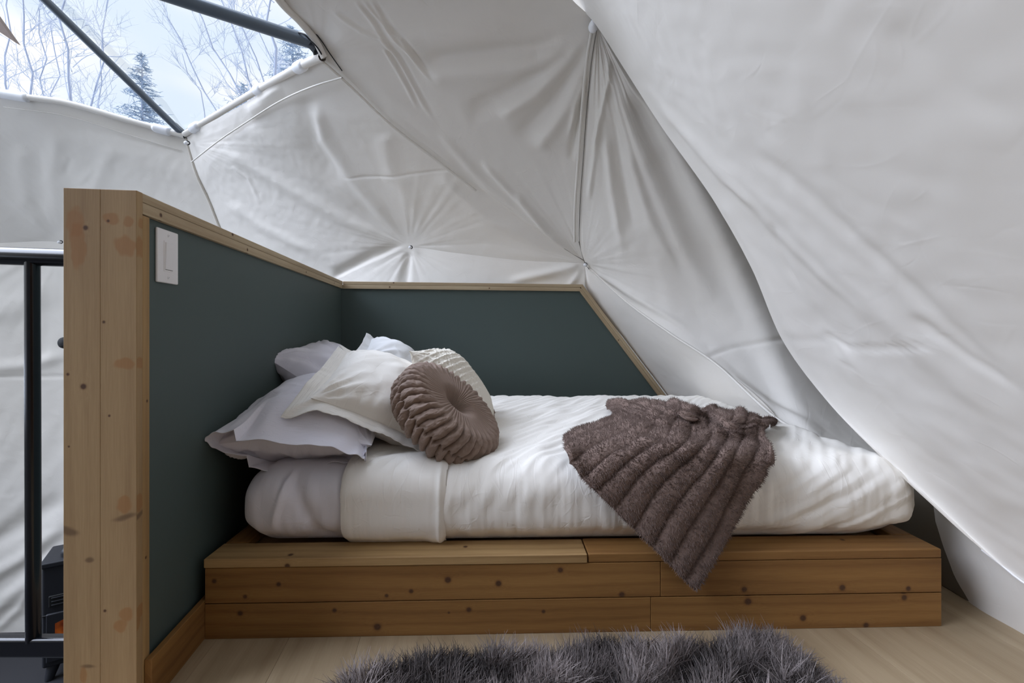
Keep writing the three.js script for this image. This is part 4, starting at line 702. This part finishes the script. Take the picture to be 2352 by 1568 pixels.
// ---------------------------------------------------------------- outdoors: snow, birches, firs, a board end
{
  const g = part('ground', new THREE.CircleGeometry(70, 64).rotateX(-Math.PI / 2), std('#e3e8ee', 0.95)); g.position.y = -2.46; tag(g, 'snow covered ground around the dome', 'ground', null, 'structure');
  const f = thing('eave_board', 'dark brown pointed board end outside the window, far upper left', 'board', at(-40, 60, 5.2));
  const sh = new THREE.Shape([new THREE.Vector2(0.425, -0.215), new THREE.Vector2(0.19, -0.055), new THREE.Vector2(-0.6, 0.5), new THREE.Vector2(-0.6, 0.95), new THREE.Vector2(0.19, 0.115)]);
  part('board', new THREE.ExtrudeGeometry(sh, { depth: 0.05, bevelEnabled: true, bevelSize: 0.004, bevelThickness: 0.004, bevelSegments: 1 }), std('#5a4a40', 0.8), f);
}
const bark = std('#b9c1d0', 0.9, { map: pattern(64, 128, (u, v, i, j) => { const d = noise(i * 0.08, j * 0.5, 2) > 0.28 ? 0.55 : 1; return [212 * d, 214 * d, 222 * d]; }, true) }), twigM = std('#a3abbb', 0.9), fir = std('#8d9eb0', 0.9);  // pale bluish tones: haze of the clear panes put into the colours
function limb(list, pts, r0, r1, k = 5) { // one tapering tube
  const c = new THREE.CatmullRomCurve3(pts), n = Math.max(2, pts.length * 2), g = new THREE.TubeGeometry(c, n, 1, k, false), p = g.attributes.position, v = V(), q = V();
  for (let i = 0; i <= n; i++) { c.getPointAt(i / n, q); const r = mixn(r0, r1, i / n); for (let j = 0; j <= k; j++) { const a = i * (k + 1) + j; v.fromBufferAttribute(p, a).sub(q).multiplyScalar(r).add(q); p.setXYZ(a, v.x, v.y, v.z); } }
  list.push(g);
}
function birch(sd, base, tip, r, dens, label, group) {
  seed(sd); const o = thing('birch_tree', label, 'tree', V(base.x, -2.46, base.z), 0, group), tr = [], tw = [], loc = (p) => p.clone().sub(o.position);
  const B0 = loc(base), T0 = loc(tip), foot = V(0, -0.05, 0), path = [foot, V(0, 0, 0).lerp(B0, 0.5), B0], H = T0.clone().sub(B0);
  for (let i = 1; i <= 6; i++) path.push(B0.clone().addScaledVector(H, i / 6).add(V(rr(-0.12, 0.12), 0, rr(-0.12, 0.12))));
  limb(tr, path, r, 0.012, 7); const main = new THREE.CatmullRomCurve3(path);
  for (let i = 0; i < dens; i++) {
    const t = rr(0.30, 0.99), s = main.getPointAt(t), a = rnd() * 6.283, L = rr(0.7, 2.3) * (1.1 - 0.6 * t), up = rr(0.45, 1.2), d = V(Math.cos(a), up, Math.sin(a)).normalize(), pts = [s];
    for (let k = 1; k <= 4; k++) pts.push(s.clone().addScaledVector(d, L * k / 4).add(V(rr(-0.06, 0.06), 0.05 * k * k * rr(0, 0.5), rr(-0.06, 0.06))));
    limb(tw, pts, 0.022 * (1.15 - 0.6 * t) * L / 1.6, 0.004, 4);
    const c2 = new THREE.CatmullRomCurve3(pts);
    for (let k = 0; k < 7; k++) { const q = c2.getPointAt(rr(0.2, 1)), e = V(rr(-1, 1), rr(-0.1, 1), rr(-1, 1)).add(d).normalize(), l = rr(0.18, 0.65); limb(tw, [q, q.clone().addScaledVector(e, l * 0.5).add(V(rr(-0.03, 0.03), 0.02, 0)), q.clone().addScaledVector(e, l)], 0.0055, 0.0022, 3); if (rnd() < 0.75) { const q2 = q.clone().addScaledVector(e, l * 0.55), e2 = V(rr(-1, 1), rr(-0.2, 1), rr(-1, 1)).normalize(); limb(tw, [q2, q2.clone().addScaledVector(e2, 0.12), q2.clone().addScaledVector(e2, 0.26)], 0.0035, 0.002, 3); } }
  }
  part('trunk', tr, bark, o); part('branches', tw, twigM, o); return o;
}
// [pixel at the window's foot, pixel higher up, distance, trunk radius, number of limbs]
const BG = 'bare birches outside the window';
[[[26, 240], [4, -60], 11, 0.05, 26], [[68, 232], [44, -90], 12, 0.06, 30], [[110, 260], [90, 20], 13, 0.035, 22], [[166, 255], [154, -80], 10.5, 0.075, 40], [[205, 262], [262, -40], 12.5, 0.05, 30], [[132, 250], [122, 60], 14, 0.03, 18], [[240, 275], [222, 30], 15, 0.03, 16], [[498, 270], [392, 40], 12, 0.045, 24], [[470, 260], [420, 120], 15, 0.03, 18], [[560, 232], [440, -10], 11, 0.055, 34], [[590, 220], [492, -60], 12.5, 0.06, 34], [[612, 210], [528, -40], 13.5, 0.05, 28], [[632, 170], [612, -90], 9.5, 0.10, 30], [[655, 190], [575, 20], 14, 0.04, 22], [[-40, 260], [-90, -60], 12, 0.06, 24]].forEach(([b, t, d, r, n], i) =>
  birch(500 + i, at(b[0], b[1], d), at(t[0], t[1], d - 0.3), r, n, ['bare thin birch at the far left of the window', 'bare birch near the left edge of the window', 'thin bare sapling left of the stout birch', 'stout bare birch with wide branches, left half of the window', 'bare birch leaning right beside the stout one, left of the black strut', 'slender bare sapling just left of the stout birch', 'slender bare tree close to the slanting black strut', 'bare birch leaning left just right of the fir', 'faint thin sapling behind the trees right of the fir', 'bare leaning birch in the middle of the right pane', 'tall leaning bare birch right of the middle of the right pane', 'leaning bare birch close behind the tallest one', 'pale thick upright trunk near the right corner of the window', 'thin bare birch left of the pale thick trunk', 'bare birch just outside the left edge of the photo'][i], BG));
function firTree(sd, top, d, H, W, label) {
  seed(sd); const p0 = at(top[0], top[1], d), base = V(p0.x, -2.46, p0.z), o = thing('fir_tree', label, 'tree', base), hh = p0.y + 2.46, tr = [], nd = [];
  limb(tr, [V(0, 0, 0), V(0.03, hh * 0.5, 0), V(0, hh, 0)], 0.12, 0.012, 7);
  for (let y = hh - 0.08; y > hh - H; y -= rr(0.07, 0.11)) for (let k = 0; k < 7; k++) {
    const a = rnd() * 6.283, f = (hh - y) / H, L = W * Math.pow(f, 0.8) * rr(0.55, 1.1) + 0.08, dir = V(Math.cos(a), rr(-0.15, 0.35), Math.sin(a)).normalize(), s = V(0, y, 0), e = s.clone().addScaledVector(dir, L).add(V(0, -0.1 * L, 0));
    limb(nd, [s, s.clone().lerp(e, 0.5).add(V(0, 0.05 * L, 0)), e], 0.014, 0.004, 3);
    for (let q = 0.25; q < 1; q += 0.075 / Math.max(0.3, L)) { const c = s.clone().lerp(e, q), b = V(rr(-1, 1), rr(-0.4, 0.6), rr(-1, 1)).normalize(); limb(nd, [c, c.clone().addScaledVector(b, 0.07), c.clone().addScaledVector(b, rr(0.09, 0.17))], 0.012, 0.003, 3); }
  }
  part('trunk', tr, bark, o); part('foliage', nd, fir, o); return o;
}
firTree(601, [326, 122], 13, 3.6, 0.95, 'small pointed fir between the birches, behind the slanting black strut');
firTree(602, [672, 60], 12, 3.0, 1.1, 'bluish fir crowded in the right corner of the window');
firTree(603, [560, 190], 18, 3.0, 1.6, 'low distant fir at the foot of the right pane');

renderer.render(scene, camera);
